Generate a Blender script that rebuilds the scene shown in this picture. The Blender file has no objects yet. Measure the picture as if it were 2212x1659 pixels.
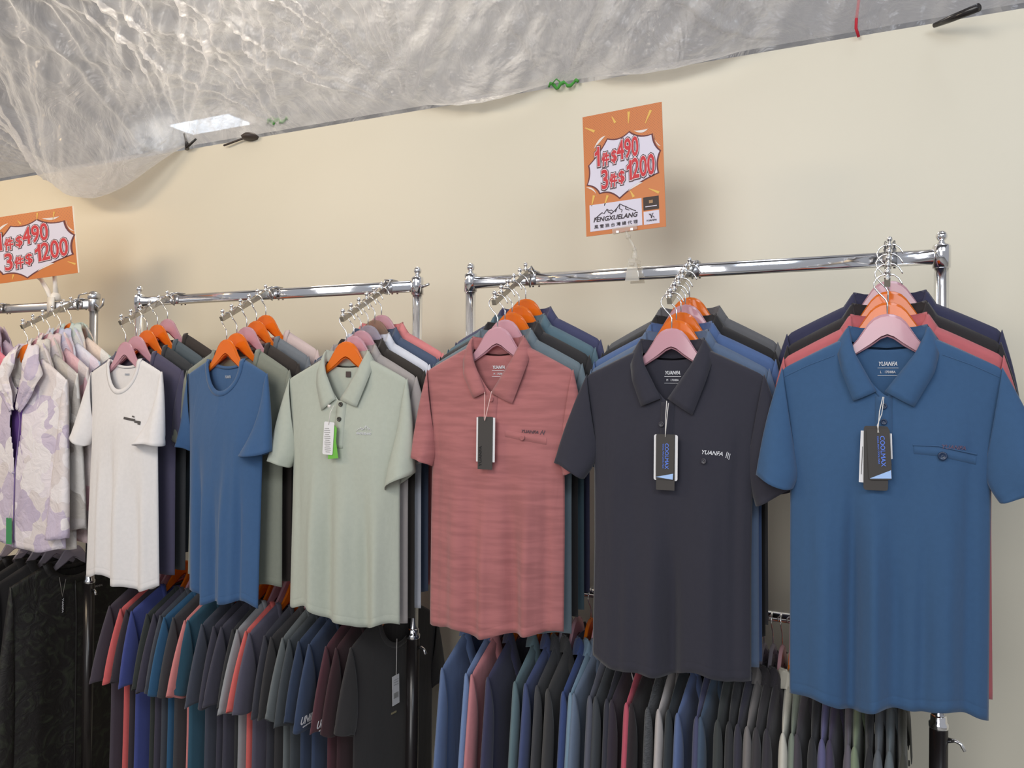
import bpy, math, random
import numpy as np
from mathutils import Vector, Matrix

C = bpy.context.scene.collection
sc = bpy.context.scene
PI = math.pi

# ------------------------------------------------------------------ camera, light, exposure
CAM = (0.0, -2.35, 1.6); AL, PT, RL, FP = 0.456181, 0.0094247, 0.0110829, 1747.83
cf = Vector((-math.sin(AL) * math.cos(PT), math.cos(AL) * math.cos(PT), math.sin(PT)))
cr = cf.cross(Vector((0, 0, 1))).normalized(); cu = cr.cross(cf)
cr, cu = cr * math.cos(RL) + cu * math.sin(RL), cu * math.cos(RL) - cr * math.sin(RL)
cam_d = bpy.data.cameras.new('camera'); cam = bpy.data.objects.new('camera', cam_d); C.objects.link(cam)
cam_d.sensor_width = 36; cam_d.lens = 36 * FP / 2212; cam_d.clip_start = 0.05
M = Matrix((cr, cu, -cf)).transposed().to_4x4(); M.translation = Vector(CAM)
cam.matrix_world = M
sc.camera = cam
sc.view_settings.view_transform = 'Standard'; sc.view_settings.look = 'None'
sc.view_settings.gamma = 1; sc.view_settings.use_curve_mapping = False
sc.view_settings.exposure = -0.33

w = bpy.data.worlds.new('hall_air'); sc.world = w; w.use_nodes = True
w.node_tree.nodes['Background'].inputs[0].default_value = (0.86, 0.88, 0.95, 1)
w.node_tree.nodes['Background'].inputs[1].default_value = 0.5

def area(name, loc, aim, size, power, col, sy=None):
    l = bpy.data.lights.new(name, 'AREA'); l.energy = power; l.color = col; l.size = size
    if sy: l.shape = 'RECTANGLE'; l.size_y = sy
    o = bpy.data.objects.new(name, l); C.objects.link(o); o.location = loc
    o.rotation_euler = (Vector(aim) - Vector(loc)).to_track_quat('-Z', 'Y').to_euler()
    return o
area('booth_light_cool', (1.3, -2.9, 3.1), (0.2, 0, 1.3), 1.5, 34, (0.80, 0.90, 1.0), 0.7)
area('booth_light_middle', (-1.1, -3.1, 3.1), (-1.3, 0, 1.3), 1.5, 34, (1.0, 0.965, 0.91), 0.7)
area('booth_light_warm', (-3.6, -2.5, 3.0), (-3.3, 0, 1.6), 1.3, 37, (1.0, 0.80, 0.56), 0.4)
area('booth_light_corner', (-4.6, -0.9, 2.6), (-4.6, 0, 2.0), 0.3, 7, (1.0, 0.66, 0.28))
area('added_front_fill', (-.5, -5.2, 2.3), (-.8, 0, 1.1), 2.0, 75, (0.97, 0.97, 0.96))  # added fill lamp, lifts the lower wall and garments and flattens contrast
area('hall_light_above_film', (-2.2, 0.8, 4.4), (-1.8, -0.5, 2.5), 1.2, 95, (1.0, 0.90, 0.76))
area('hall_light_high', (0.6, -0.9, 4.5), (0.2, -0.4, 2.5), 0.8, 30, (0.85, 0.9, 1.0))

# ------------------------------------------------------------------ small helpers
def ray(px, py): return cf * FP + cr * (px - 1106) - cu * (py - 829.5)
def at(px, py, Y):
    d = ray(px, py); return Vector(CAM) + d * ((Y - CAM[1]) / d[1])
def s2l(c): return tuple(((v / 255) / 12.92 if v / 255 <= .04045 else ((v / 255 + .055) / 1.055) ** 2.4) for v in c)

def tag(o, label, cat, group=None, kind=None):
    o['label'] = label; o['category'] = cat
    if group: o['group'] = group
    if kind: o['kind'] = kind
    return o
def empty(name, loc=(0, 0, 0), rz=0, parent=None):
    o = bpy.data.objects.new(name, None); C.objects.link(o); o.location = loc; o.rotation_euler = (0, 0, rz)
    o.empty_display_size = .02
    if parent: o.parent = parent
    return o
def mk(name, V, F, mat, parent=None, smooth=True, thick=0, loc=None, off=0):
    me = bpy.data.meshes.new(name); me.from_pydata([tuple(v) for v in V], [], [tuple(f) for f in F])
    me.validate(); me.update()
    if smooth: me.polygons.foreach_set('use_smooth', [True] * len(me.polygons))
    me.materials.append(mat)
    o = bpy.data.objects.new(name, me); C.objects.link(o)
    if parent: o.parent = parent
    if loc: o.location = loc
    if thick:
        m = o.modifiers.new('cloth', 'SOLIDIFY'); m.thickness = thick; m.offset = off
    return o
class MB:
    def __init__(s): s.V = []; s.F = []
    def add(s, V, F):
        n = len(s.V); s.V += [tuple(v) for v in V]; s.F += [tuple(i + n for i in f) for f in F]; return s
    def box(s, c, d, R=None):
        V = []
        for x in (-.5, .5):
            for y in (-.5, .5):
                for z in (-.5, .5):
                    v = Vector((x * d[0], y * d[1], z * d[2]))
                    if R: v = R @ v
                    V.append(v + Vector(c))
        return s.add(V, [(0, 1, 3, 2), (4, 6, 7, 5), (0, 4, 5, 1), (2, 3, 7, 6), (0, 2, 6, 4), (1, 5, 7, 3)])
    def tube(s, P, r, n=10, cap=True, rx=None):
        P = [Vector(p) for p in P]; rs = r if isinstance(r, (list, tuple)) else [r] * len(P)
        V = []; F = []; up = None
        for i, p in enumerate(P):
            t = (P[min(i + 1, len(P) - 1)] - P[max(i - 1, 0)]).normalized()
            if up is None: up = t.orthogonal().normalized()
            up = (up - t * up.dot(t)).normalized(); b = t.cross(up)
            for k in range(n):
                a = 2 * PI * k / n; V.append(p + up * math.cos(a) * rs[i] + b * math.sin(a) * rs[i])
        for i in range(len(P) - 1):
            for k in range(n):
                a = i * n + k; b_ = i * n + (k + 1) % n; F.append((a, b_, b_ + n, a + n))
        if cap: F += [tuple(range(n))[::-1], tuple((len(P) - 1) * n + k for k in range(n))]
        return s.add(V, F)
    def lathe(s, c, prof, n=20, axis='z'):
        V = []; F = []
        for (r, z) in prof:
            for k in range(n):
                a = 2 * PI * k / n
                V.append((c[0] + r * math.cos(a), c[1] + r * math.sin(a), c[2] + z))
        for i in range(len(prof) - 1):
            for k in range(n):
                a = i * n + k; b = i * n + (k + 1) % n; F.append((a, b, b + n, a + n))
        F += [tuple(range(n))[::-1], tuple((len(prof) - 1) * n + k for k in range(n))]
        return s.add(V, F)
    def ball(s, c, r, n=14, m=8):
        return s.lathe(c, [(max(1e-4, r * math.sin(PI * i / m)), -r * math.cos(PI * i / m)) for i in range(m + 1)], n)
    def build(s, name, mat, parent=None, smooth=True, **k): return mk(name, s.V, s.F, mat, parent, smooth, **k)
def ball_prof(r, z0, m=9): return [(max(1e-4, r * math.sin(PI * i / m)), z0 - r * math.cos(PI * i / m)) for i in range(m + 1)]
def grid(nu, nv, off=0):
    return [(off + j * nu + i, off + j * nu + i + 1, off + (j + 1) * nu + i + 1, off + (j + 1) * nu + i) for j in range(nv - 1) for i in range(nu - 1)]
def flat_poly(pts, y=0, t=.0006):
    n = len(pts); V = [(x, y, z) for x, z in pts] + [(x, y + t, z) for x, z in pts]
    return V, [tuple(range(n)), tuple(range(2 * n - 1, n - 1, -1))] + [(i, i + n, (i + 1) % n + n, (i + 1) % n) for i in range(n)]
def smooth01(x): x = min(1, max(0, x)); return x * x * (3 - 2 * x)

# ------------------------------------------------------------------ materials
MATS = {}
def nodes(name):
    m = bpy.data.materials.new(name); m.use_nodes = True; nt = m.node_tree
    return m, nt, nt.nodes['Principled BSDF'], nt.nodes['Material Output']
def plain(name, rgb, rough=.5, metal=0, spec=.5, **k):
    key = ('p', name)
    if key in MATS: return MATS[key]
    m, nt, b, o = nodes(name)
    b.inputs['Base Color'].default_value = (*rgb, 1); b.inputs['Roughness'].default_value = rough
    b.inputs['Metallic'].default_value = metal; b.inputs['Specular IOR Level'].default_value = spec
    n = nt.nodes.new('ShaderNodeTexNoise'); n.inputs['Scale'].default_value = 60
    tc = nt.nodes.new('ShaderNodeTexCoord'); nt.links.new(tc.outputs['Object'], n.inputs['Vector'])
    bp = nt.nodes.new('ShaderNodeBump'); bp.inputs['Strength'].default_value = k.get('bump', .02); bp.inputs['Distance'].default_value = .002
    nt.links.new(n.outputs['Fac'], bp.inputs['Height']); nt.links.new(bp.outputs['Normal'], b.inputs['Normal'])
    MATS[key] = m; return m
def fabric(rgb255, kind='knit', key=None):
    key = ('f', tuple(rgb255), kind)
    if key in MATS: return MATS[key]
    rgb = s2l(rgb255); lu = sum(c * k_ for c, k_ in zip(rgb, (.25, .6, .15))); rgb = tuple(c * .85 + lu * .15 + .003 for c in rgb)
    m, nt, b, o = nodes('%s_fabric' % kind)
    L = nt.links.new; N = nt.nodes.new
    tc = N('ShaderNodeTexCoord')
    n = N('ShaderNodeTexNoise'); n.inputs['Scale'].default_value = 900; n.inputs['Detail'].default_value = 2
    L(tc.outputs['Object'], n.inputs['Vector'])
    mp = N('ShaderNodeMapping'); L(tc.outputs['Object'], mp.inputs['Vector'])
    n2 = N('ShaderNodeTexNoise'); n2.inputs['Detail'].default_value = 3
    if kind == 'streak':
        mp.inputs['Scale'].default_value = (7, 7, 55); n2.inputs['Scale'].default_value = 1.3
    elif kind == 'melange':
        mp.inputs['Scale'].default_value = (60, 60, 400); n2.inputs['Scale'].default_value = 2
    else:
        mp.inputs['Scale'].default_value = (90, 90, 90); n2.inputs['Scale'].default_value = 1
    L(mp.outputs[0], n2.inputs['Vector'])
    r = N('ShaderNodeValToRGB'); L(n2.outputs['Fac'], r.inputs[0])
    amt = dict(streak=.15, melange=.4).get(kind, .025)
    r.color_ramp.elements[0].position = .38; r.color_ramp.elements[1].position = .62
    r.color_ramp.elements[0].color = (*[c * (1 - amt) for c in rgb], 1)
    r.color_ramp.elements[1].color = (*[min(1, c * (1 + amt * .35)) for c in rgb], 1)
    L(r.outputs[0], b.inputs['Base Color'])
    b.inputs['Roughness'].default_value = .88; b.inputs['Specular IOR Level'].default_value = .25
    b.inputs['Sheen Weight'].default_value = .18; b.inputs['Sheen Roughness'].default_value = .5
    bp = N('ShaderNodeBump'); bp.inputs['Strength'].default_value = .22; bp.inputs['Distance'].default_value = .0006
    L(n.outputs['Fac'], bp.inputs['Height'])
    nb = N('ShaderNodeTexNoise'); nb.inputs['Scale'].default_value = 11; nb.inputs['Detail'].default_value = 3; nb.inputs['Distortion'].default_value = .6
    mb = N('ShaderNodeMapping'); mb.inputs['Scale'].default_value = (1.6, 1.6, .5) ; L(tc.outputs['Object'], mb.inputs['Vector']); L(mb.outputs[0], nb.inputs['Vector'])
    b2 = N('ShaderNodeBump'); b2.inputs['Strength'].default_value = .25; b2.inputs['Distance'].default_value = .012
    L(nb.outputs['Fac'], b2.inputs['Height']); L(bp.outputs[0], b2.inputs['Normal']); L(b2.outputs[0], b.inputs['Normal'])
    MATS[key] = m; return m
def camo(name, cols, scale=19):
    m, nt, b, o = nodes(name); L = nt.links.new; N = nt.nodes.new
    tc = N('ShaderNodeTexCoord'); wn = N('ShaderNodeTexNoise'); wn.inputs['Scale'].default_value = 9; wn.inputs['Detail'].default_value = 2
    L(tc.outputs['Object'], wn.inputs['Vector'])
    mx = N('ShaderNodeMixRGB'); mx.blend_type = 'ADD'; mx.inputs[0].default_value = .13; L(tc.outputs['Object'], mx.inputs[1]); L(wn.outputs['Color'], mx.inputs[2])
    mp = N('ShaderNodeMapping'); mp.inputs['Scale'].default_value = (1, 1, .72); L(mx.outputs[0], mp.inputs['Vector'])
    v = N('ShaderNodeTexVoronoi'); v.inputs['Scale'].default_value = scale; L(mp.outputs[0], v.inputs['Vector'])
    sp = N('ShaderNodeSeparateColor'); L(v.outputs['Color'], sp.inputs[0])
    r = N('ShaderNodeValToRGB'); r.color_ramp.interpolation = 'CONSTANT'; L(sp.outputs[0], r.inputs[0])
    e = r.color_ramp.elements
    for i, c in enumerate(cols):
        if i < 2: el = e[i]; el.position = i / len(cols)
        else: el = e.new(i / len(cols))
        el.color = (*s2l(c), 1)
    L(r.outputs[0], b.inputs['Base Color']); b.inputs['Roughness'].default_value = .5; b.inputs['Specular IOR Level'].default_value = .4
    nb = N('ShaderNodeTexNoise'); nb.inputs['Scale'].default_value = 22; nb.inputs['Detail'].default_value = 4; nb.inputs['Distortion'].default_value = 1.2
    L(tc.outputs['Object'], nb.inputs['Vector'])
    b2 = N('ShaderNodeBump'); b2.inputs['Strength'].default_value = .6; b2.inputs['Distance'].default_value = .012
    L(nb.outputs['Fac'], b2.inputs['Height']); L(b2.outputs[0], b.inputs['Normal'])
    return m
def acrylic(name, rgb, trans=.35, rough=.12):
    m, nt, b, o = nodes(name); L = nt.links.new; N = nt.nodes.new
    b.inputs['Base Color'].default_value = (*rgb, 1); b.inputs['Roughness'].default_value = rough
    b.inputs['Coat Weight'].default_value = .6; b.inputs['Coat Roughness'].default_value = .06
    tr = N('ShaderNodeBsdfTransparent'); tr.inputs[0].default_value = (*[min(1, c * 1.15 + .05) for c in rgb], 1)
    tl = N('ShaderNodeBsdfTranslucent'); tl.inputs[0].default_value = (*rgb, 1)
    m1 = N('ShaderNodeMixShader'); m1.inputs[0].default_value = .22; L(b.outputs[0], m1.inputs[1]); L(tl.outputs[0], m1.inputs[2])
    n = N('ShaderNodeTexNoise'); n.inputs['Scale'].default_value = 30; tc = N('ShaderNodeTexCoord'); L(tc.outputs['Object'], n.inputs['Vector'])
    bp = N('ShaderNodeBump'); bp.inputs['Strength'].default_value = .08; bp.inputs['Distance'].default_value = .002; L(n.outputs['Fac'], bp.inputs['Height']); L(bp.outputs[0], b.inputs['Normal'])
    m2 = N('ShaderNodeMixShader'); m2.inputs[0].default_value = trans; L(m1.outputs[0], m2.inputs[1]); L(tr.outputs[0], m2.inputs[2])
    L(m2.outputs[0], o.inputs['Surface']); return m

HM = dict(orange=acrylic('orange_plastic', (.95, .245, .02), .20), pink=acrylic('pink_plastic', (.74, .43, .50), .14),
          clear=acrylic('lilac_clear_plastic', (.62, .58, .66), .5), smoke=acrylic('brown_clear_plastic', (.55, .42, .33), .62))
CHROME = plain('chrome', (.86, .86, .88), .10, 1)
STEEL = plain('dull_steel', (.55, .55, .57), .28, 1)
BLACKT = plain('black_enamel', (.018, .015, .015), .25)
WHITEP = plain('white_plastic', (.80, .76, .70), .35)
CLEARP = acrylic('clear_plastic', (.80, .78, .74), .6)
def ink(name, c255, rough=.7): return plain(name, s2l(c255), rough)

# wall paint
def wall_mat():
    m, nt, b, o = nodes('cream_board'); L = nt.links.new; N = nt.nodes.new
    tc = N('ShaderNodeTexCoord'); n = N('ShaderNodeTexNoise'); n.inputs['Scale'].default_value = 1.1; n.inputs['Detail'].default_value = 3
    L(tc.outputs['Object'], n.inputs['Vector']); r = N('ShaderNodeValToRGB'); L(n.outputs['Fac'], r.inputs[0])
    r.color_ramp.elements[0].color = (.66, .61, .49, 1); r.color_ramp.elements[1].color = (.71, .66, .545, 1)
    L(r.outputs[0], b.inputs['Base Color']); b.inputs['Roughness'].default_value = .42
    n2 = N('ShaderNodeTexNoise'); n2.inputs['Scale'].default_value = 5; L(tc.outputs['Object'], n2.inputs['Vector'])
    bp = N('ShaderNodeBump'); bp.inputs['Strength'].default_value = .1; bp.inputs['Distance'].default_value = .01; L(n2.outputs['Fac'], bp.inputs['Height']); L(bp.outputs[0], b.inputs['Normal'])
    return m
def film_mat(t0=.66, t1=.15, tl_=.4):
    m, nt, b, o = nodes('clear_polythene'); L = nt.links.new; N = nt.nodes.new
    tc = N('ShaderNodeTexCoord')
    n = N('ShaderNodeTexNoise'); n.inputs['Scale'].default_value = 5; n.inputs['Detail'].default_value = 4; n.inputs['Roughness'].default_value = .5; n.inputs['Distortion'].default_value = 2.2
    L(tc.outputs['Object'], n.inputs['Vector'])
    mr = N('ShaderNodeMixRGB'); mr.blend_type = 'ADD'; mr.inputs[0].default_value = .12; L(tc.outputs['Object'], mr.inputs[1]); L(n.outputs['Color'], mr.inputs[2])
    v = N('ShaderNodeTexVoronoi'); v.feature = 'DISTANCE_TO_EDGE'; v.inputs['Scale'].default_value = 6; L(mr.outputs[0], v.inputs['Vector'])
    rv = N('ShaderNodeValToRGB'); rv.color_ramp.elements[1].position = .07; L(v.outputs[0], rv.inputs[0])
    mul = N('ShaderNodeMixRGB'); mul.blend_type = 'MIX'; mul.inputs[0].default_value = .05; L(n.outputs['Fac'], mul.inputs[1]); L(rv.outputs[0], mul.inputs[2])
    bp = N('ShaderNodeBump'); bp.inputs['Strength'].default_value = .8; bp.inputs['Distance'].default_value = .03; L(mul.outputs[0], bp.inputs['Height'])
    b.inputs['Base Color'].default_value = (.76, .74, .75, 1); b.inputs['Roughness'].default_value = .16; b.inputs['Specular IOR Level'].default_value = 1.0
    L(bp.outputs[0], b.inputs['Normal'])
    tl = N('ShaderNodeBsdfTranslucent'); tl.inputs[0].default_value = (.9, .9, .9, 1); L(bp.outputs[0], tl.inputs['Normal'])
    m1 = N('ShaderNodeMixShader'); m1.inputs[0].default_value = tl_; L(b.outputs[0], m1.inputs[1]); L(tl.outputs[0], m1.inputs[2])
    tr = N('ShaderNodeBsdfTransparent'); tr.inputs[0].default_value = (.96, .96, .97, 1)
    lw = N('ShaderNodeLayerWeight'); lw.inputs[0].default_value = .35; L(bp.outputs[0], lw.inputs['Normal'])
    mm = N('ShaderNodeMapRange'); L(lw.outputs['Facing'], mm.inputs[0]); mm.inputs[3].default_value = t0; mm.inputs[4].default_value = t1
    m2 = N('ShaderNodeMixShader'); L(mm.outputs[0], m2.inputs[0]); L(m1.outputs[0], m2.inputs[1]); L(tr.outputs[0], m2.inputs[2])
    L(m2.outputs[0], o.inputs['Surface']); return m
FILM = film_mat(); FILM2 = film_mat(.22, .06, .8)

# ------------------------------------------------------------------ the setting
WT = 2.5657
def struct(o): o['kind'] = 'structure'; return o
struct(MB().box((-3.0, .025, WT / 2), (13, .05, WT)).build('wall_back', wall_mat(), smooth=False))
struct(MB().box((-3.0, -2.0, -.03), (13, 9, .06)).build('floor', plain('pale_grey_floor', (.38, .37, .35), .7), smooth=False))
struct(MB().box((-3.0, 1.0, 5.6), (17, 14, .1)).build('ceiling', plain('hall_ceiling_grey', (.17, .165, .175), .9), smooth=False))
struct(MB().box((-3.0, 5.5, 2.8), (17, .1, 5.6)).build('wall_far', plain('hall_wall_grey', (.17, .165, .175), .9), smooth=False))

# ------------------------------------------------------------------ plastic film over the booth
def film():
    rng = random.Random(5)
    X0, X1, S1 = -6.4, 1.3, 2.6
    nx, ns = 900, 300
    xs = np.linspace(X0, X1, nx); ss = (np.linspace(0, 1, ns) ** 1.5) * S1
    X, S = np.meshgrid(xs, ss)
    beta = math.radians(40)
    Z = np.zeros_like(X); Yd = np.zeros_like(X); D = np.zeros_like(X)      # D: displacement along the sheet's normal
    pins = [at(px, py, 0).x for px, py in [(-60, 395), (150, 364), (400, 322), (612, 286), (880, 241), (1215, 186), (1480, 141), (1700, 104), (1845, 78), (2060, 42)]]
    wts = [1, 1.0, .9, 1.3, 1.5, 1.0, .5, .7, .6, .5]
    lean = [.1, -.15, .35, -.1, -.05, .3, .1, -.4, 0, 0]
    gap = np.full_like(X, 9.0)
    for p in pins: gap = np.minimum(gap, np.abs(X - p))
    near = np.minimum(1, S / .06)
    Z -= .13 * (1 - np.exp(-(gap / .3) ** 2)) * (1 - np.exp(-(S / .35) ** 2)) * np.exp(-S / 1.1)
    Z -= .10 * np.exp(-((X + 3.5) / .5) ** 2) * (S / .5) * np.exp(1 - S / .5)
    for p, wgt, ln in zip(pins, wts, lean):
        dx = X - p; r = np.sqrt(dx ** 2 + S ** 2) + 1e-6; th = np.arctan2(dx, S + .01)
        zone = np.exp(-((th - ln) / .75) ** 2) * np.exp(-(r / 1.5) ** 1.5)
        for k in range(12):
            f = rng.uniform(14, 75); w_ = np.sin(th * f + rng.uniform(0, 6.28) + .6 * np.sin(r * rng.uniform(1, 4) + k))
            D += wgt * .42 * np.minimum(r, .9) / f * (1 - 1.6 * np.abs(w_)) * zone * near
    # bunched strands pulled tight from the pins
    for p, ang, wd in [(pins[3], -.02, .030), (pins[3], -.13, .026), (pins[3], .45, .03), (pins[3], -.70, .022), (pins[3], .30, .02),
                       (pins[4], -.85, .025), (pins[4], -1.0, .02), (pins[4], .55, .03), (pins[4], .75, .04), (pins[4], .3, .024), (pins[4], -.4, .02),
                       (pins[5], .6, .03), (pins[5], -.3, .02), (pins[1], .2, .03), (pins[2], .5, .03), (pins[2], .9, .02), (pins[2], -.3, .02), (pins[7], -.8, .03)]:
        dx = X - p; r = np.sqrt(dx ** 2 + S ** 2) + 1e-6; th = np.arctan2(dx, S + .01); w_ = wd * r * 1.3 + .004
        D += 1.7 * w_ * np.exp(-((th - ang) * r / w_) ** 2) * np.exp(-(r / 1.6) ** 2) * near
    # crumple, in patches
    for k in range(18):
        kx, ky = rng.gauss(0, 20), rng.gauss(0, 20); ph = rng.uniform(0, 6.28); cx_, cy_ = rng.uniform(-5, .5), rng.uniform(.1, 1.2)
        q = np.sin(kx * X + ky * S + ph + 1.3 * np.sin(.4 * ky * X - .4 * kx * S + ph * 2))
        D += .0045 * (1 - 2 * np.abs(q)) * near * np.exp(-((X - cx_) / .7) ** 2 - ((S - cy_) / .5) ** 2)
    Z -= D * math.cos(beta); Yd += D * math.sin(beta)
    # loops that hang down in front of the wall
    def sag(xa, xb, dep, out, sc_):
        t = np.clip((X - xa) / (xb - xa), 0, 1); e = np.sin(PI * t) ** .75
        bq = (S / sc_) * np.exp(1 - S / sc_)
        return -dep * e * bq, out * e * bq
    for px0, px1, dep, out, sc_ in [(128, 420, .25, .05, .13), (890, 1230, .09, .03, .09), (1225, 1680, .09, .03, .10), (420, 600, -.02, .02, .06)]:
        a_ = at(px0, 390 - .168 * px0, 0).x; b_ = at(px1, 390 - .168 * px1, 0).x
        dz, dy = sag(a_, b_, dep, out, sc_); Z += dz; Yd += dy
    Y = -.004 - S * math.cos(beta) - Yd
    Zf = WT + .012 + S * math.sin(beta) + Z
    Y = np.minimum(Y, np.where(Zf < WT + .01, -.012, .03))
    V = np.stack([X, Y, Zf], -1).reshape(-1, 3)
    o = mk('plastic_film', V.tolist(), grid(nx, ns), FILM)
    tag(o, 'crumpled translucent plastic film sheeting stretched over the booth above the cream wall', 'plastic sheet')
    # second layer behind the top of the wall
    xs = np.linspace(-6.6, 1.5, 500); ss = np.linspace(0, 1.6, 90); X, S = np.meshgrid(xs, ss)
    Z = WT - .05 + S * .9
    for k in range(24):
        kx, ky = rng.gauss(0, 9), rng.gauss(0, 7); Z += .006 * np.abs(np.sin(kx * X + ky * S + rng.uniform(0, 6)))
    Y = .16 + .25 * S + .06 * np.sin(X * 3.1 + 2 * S) + (Z - WT - S * .9) * 2
    o = mk('plastic_film', np.stack([X, Y, Z], -1).reshape(-1, 3).tolist(), grid(500, 90), FILM2)
    tag(o, 'second layer of clear plastic film hanging just behind the top of the wall', 'plastic sheet')
film()

# lamp glowing behind the film
p = at(470, 262, .9)
p = at(455, 262, .55)
lamp = empty('panel_lamp', p)
LM, nt, b, o_ = nodes('lamp_diffuser_light'); b.inputs['Emission Color'].default_value = (.72, .85, 1, 1); b.inputs['Emission Strength'].default_value = 7
MB().box((0, 0, 0), (.42, .16, .03)).build('lamp_frame', plain('lamp_metal', (.7, .7, .7), .4), lamp, smooth=False)
MB().box((0, -.005, -.018), (.38, .14, .01)).build('diffuser', LM, lamp, smooth=False)
MB().tube([(0, 0, .01), (0, 0, 5.55 - p.z)], .006, 6).build('hanging_rod', STEEL, lamp)
tag(lamp, 'bluish white hall lamp glowing through the film behind the wall top', 'lamp')

# bits tied to the wall top
def put(name, mb, mat, label, cat, **k): return tag(mb.build(name, mat, **k), label, cat)
GREEN = ink('green_twine', (70, 150, 60))
for px, py, lb in [(600, 262, 'green twine knot tying the gathered film beside the dark clamp'), (1217, 183, 'green twine knot on the wall top above the hanging loop of film')]:
    c = at(px, py, -.02); mb = MB()
    P = [c + Vector((-.05 + .1 * i / 12, -.006 * math.sin(i * 1.7), .010 * math.sin(i * 1.3))) for i in range(13)]
    mb.tube(P, [.003 + .003 * abs(math.sin(i * .9)) for i in range(13)], 6); mb.tube([c, c + Vector((-.02, -.01, .018)), c + Vector((-.035, -.01, .004))], .0022, 6)
    put('twine_knot', mb, GREEN, lb, 'twine')
c0, c1, c2 = at(1843, -40, -.02), at(1850, 40, -.03), at(1855, 80, -.015)
put('red_string', MB().tube([c0, c0.lerp(c1, .5) + Vector((.01, 0, 0)), c1, c1.lerp(c2, .5) + Vector((-.004, 0, 0)), c2], .004, 6), ink('red_twine', (190, 30, 50)), 'red string hanging down to the wall top', 'string')
a_, b_ = at(2018, 55, -.03), at(2114, 16, -.12)
put('black_rod', MB().tube([a_, a_.lerp(b_, .4), b_], [.006, .009, .010], 10), BLACKT, 'black rod end sticking out over the wall top', 'rod')
a_, b_ = at(398, 288, -.03), at(404, 322, -.02)
put('black_hook', MB().tube([a_, a_.lerp(b_, .6) + Vector((.005, 0, 0)), b_, b_ + Vector((.012, -.01, .004)), b_ + Vector((.06, -.01, .03))], [.004, .007, .009, .006, .004], 8), BLACKT, 'small black hook where the film is torn on the wall top', 'hook')
c = at(540, 296, -.015)
put('dark_clamp', MB().lathe((c.x, c.y, c.z - .012), [(.012, 0), (.03, .004), (.034, .014), (.022, .024), (.006, .028)], 14).tube([c + Vector((-.03, 0, 0)), c + Vector((-.13, -.005, -.018))], .004, 6), plain('dark_brown_metal', (.05, .035, .03), .5), 'dark brown clamp on the wall top holding the film edge', 'clamp')

# ------------------------------------------------------------------ racks
HB, HL, YB = 1.906, 1.0756, -.35
def rack(name, x0, x1, label, finial=(1, 1), old=False):
    root = empty(name, ((x0 + x1) / 2, YB, 0)); tag(root, label, 'clothes rack', 'chrome clothes racks along the wall')
    cx = (x0 + x1) / 2; ch = STEEL if old else CHROME
    def oval(xa, xb, z, ry, rz_, nm):
        V = []; n = 20
        for x in (xa, xb):
            for k in range(n):
                a = 2 * PI * k / n
                V.append((x - cx, ry * math.copysign(abs(math.cos(a)) ** .7, math.cos(a)), z + rz_ * math.copysign(abs(math.sin(a)) ** .7, math.sin(a))))
        mk(nm, V, [(k, (k + 1) % n, (k + 1) % n + n, k + n) for k in range(n)] + [tuple(range(n))[::-1], tuple(range(n, 2 * n))], ch, root)
    oval(x0 + .012, x1 - .012, HB, .010, .0172, 'top_rail')
    MB().tube([(x0 - cx + .01, 0, HL), (x1 - cx - .01, 0, HL)], .0128, 18).build('lower_rail', CHROME, root)
    MB().tube([(x0 - cx + .01, 0, .12), (x1 - cx - .01, 0, .12)], .012, 14).build('foot_rail', BLACKT, root)
    for i, x in enumerate((x0, x1)):
        sx = x - cx
        MB().tube([(sx, 0, .90), (sx, 0, HB + .012)], .0148, 22).build('post', ch, root)
        MB().lathe((sx, 0, HB - .026), [(.0148, 0), (.0185, .001), (.0185, .048), (.016, .052), (.006, .054)], 22).build('post_sleeve', ch, root)
        if finial[i]:
            MB().lathe((sx, 0, HB + .026), [(.006, 0), (.0085, .003), (.0055, .008)] + [(r, z) for r, z in ball_prof(.0118, .019)[2:]], 20).build('finial', ch, root)
        MB().tube([(sx, 0, .05), (sx, 0, .885)], .0185, 22).build('lower_post', BLACKT, root)
        MB().lathe((sx, 0, .878), [(.0185, 0), (.020, .003), (.020, .012), (.0165, .016), (.0165, .026), (.0150, .03)], 22).build('collar_ring', CHROME, root)
        for sg in ((1,) if i else (-1, 1)):
            MB().tube([(sx + sg * .016, 0, .855), (sx + sg * .032, -.004, .858), (sx + sg * .042, -.008, .855), (sx + sg * .050, -.010, .842)], [.007, .004, .004, .0045], 8).build('tightening_lever', CHROME, root)
        MB().tube([(sx, -.26, .035), (sx, .26, .035)], .016, 12).build('foot', BLACKT, root)
        for yy in (-.24, .24):
            MB().lathe((sx, yy, 0), [(.012, 0), (.022, .004), (.022, .018), (.012, .022)], 14).build('caster', BLACKT, root)
    return root
RA = (-1.1153, .0623); RB = (-2.4637, -1.2930)
rack('clothes_rack', *RA, 'chrome clothes rack with round ball finials carrying the blue, navy and rose polos')
rb = rack('clothes_rack', *RB, 'chrome clothes rack carrying the white tee, blue tee and sage green polo')
rc = rack('clothes_rack', -3.90, -2.706, 'dull grey clothes rack carrying the pale camouflage jackets', (1, 0), True)
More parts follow.
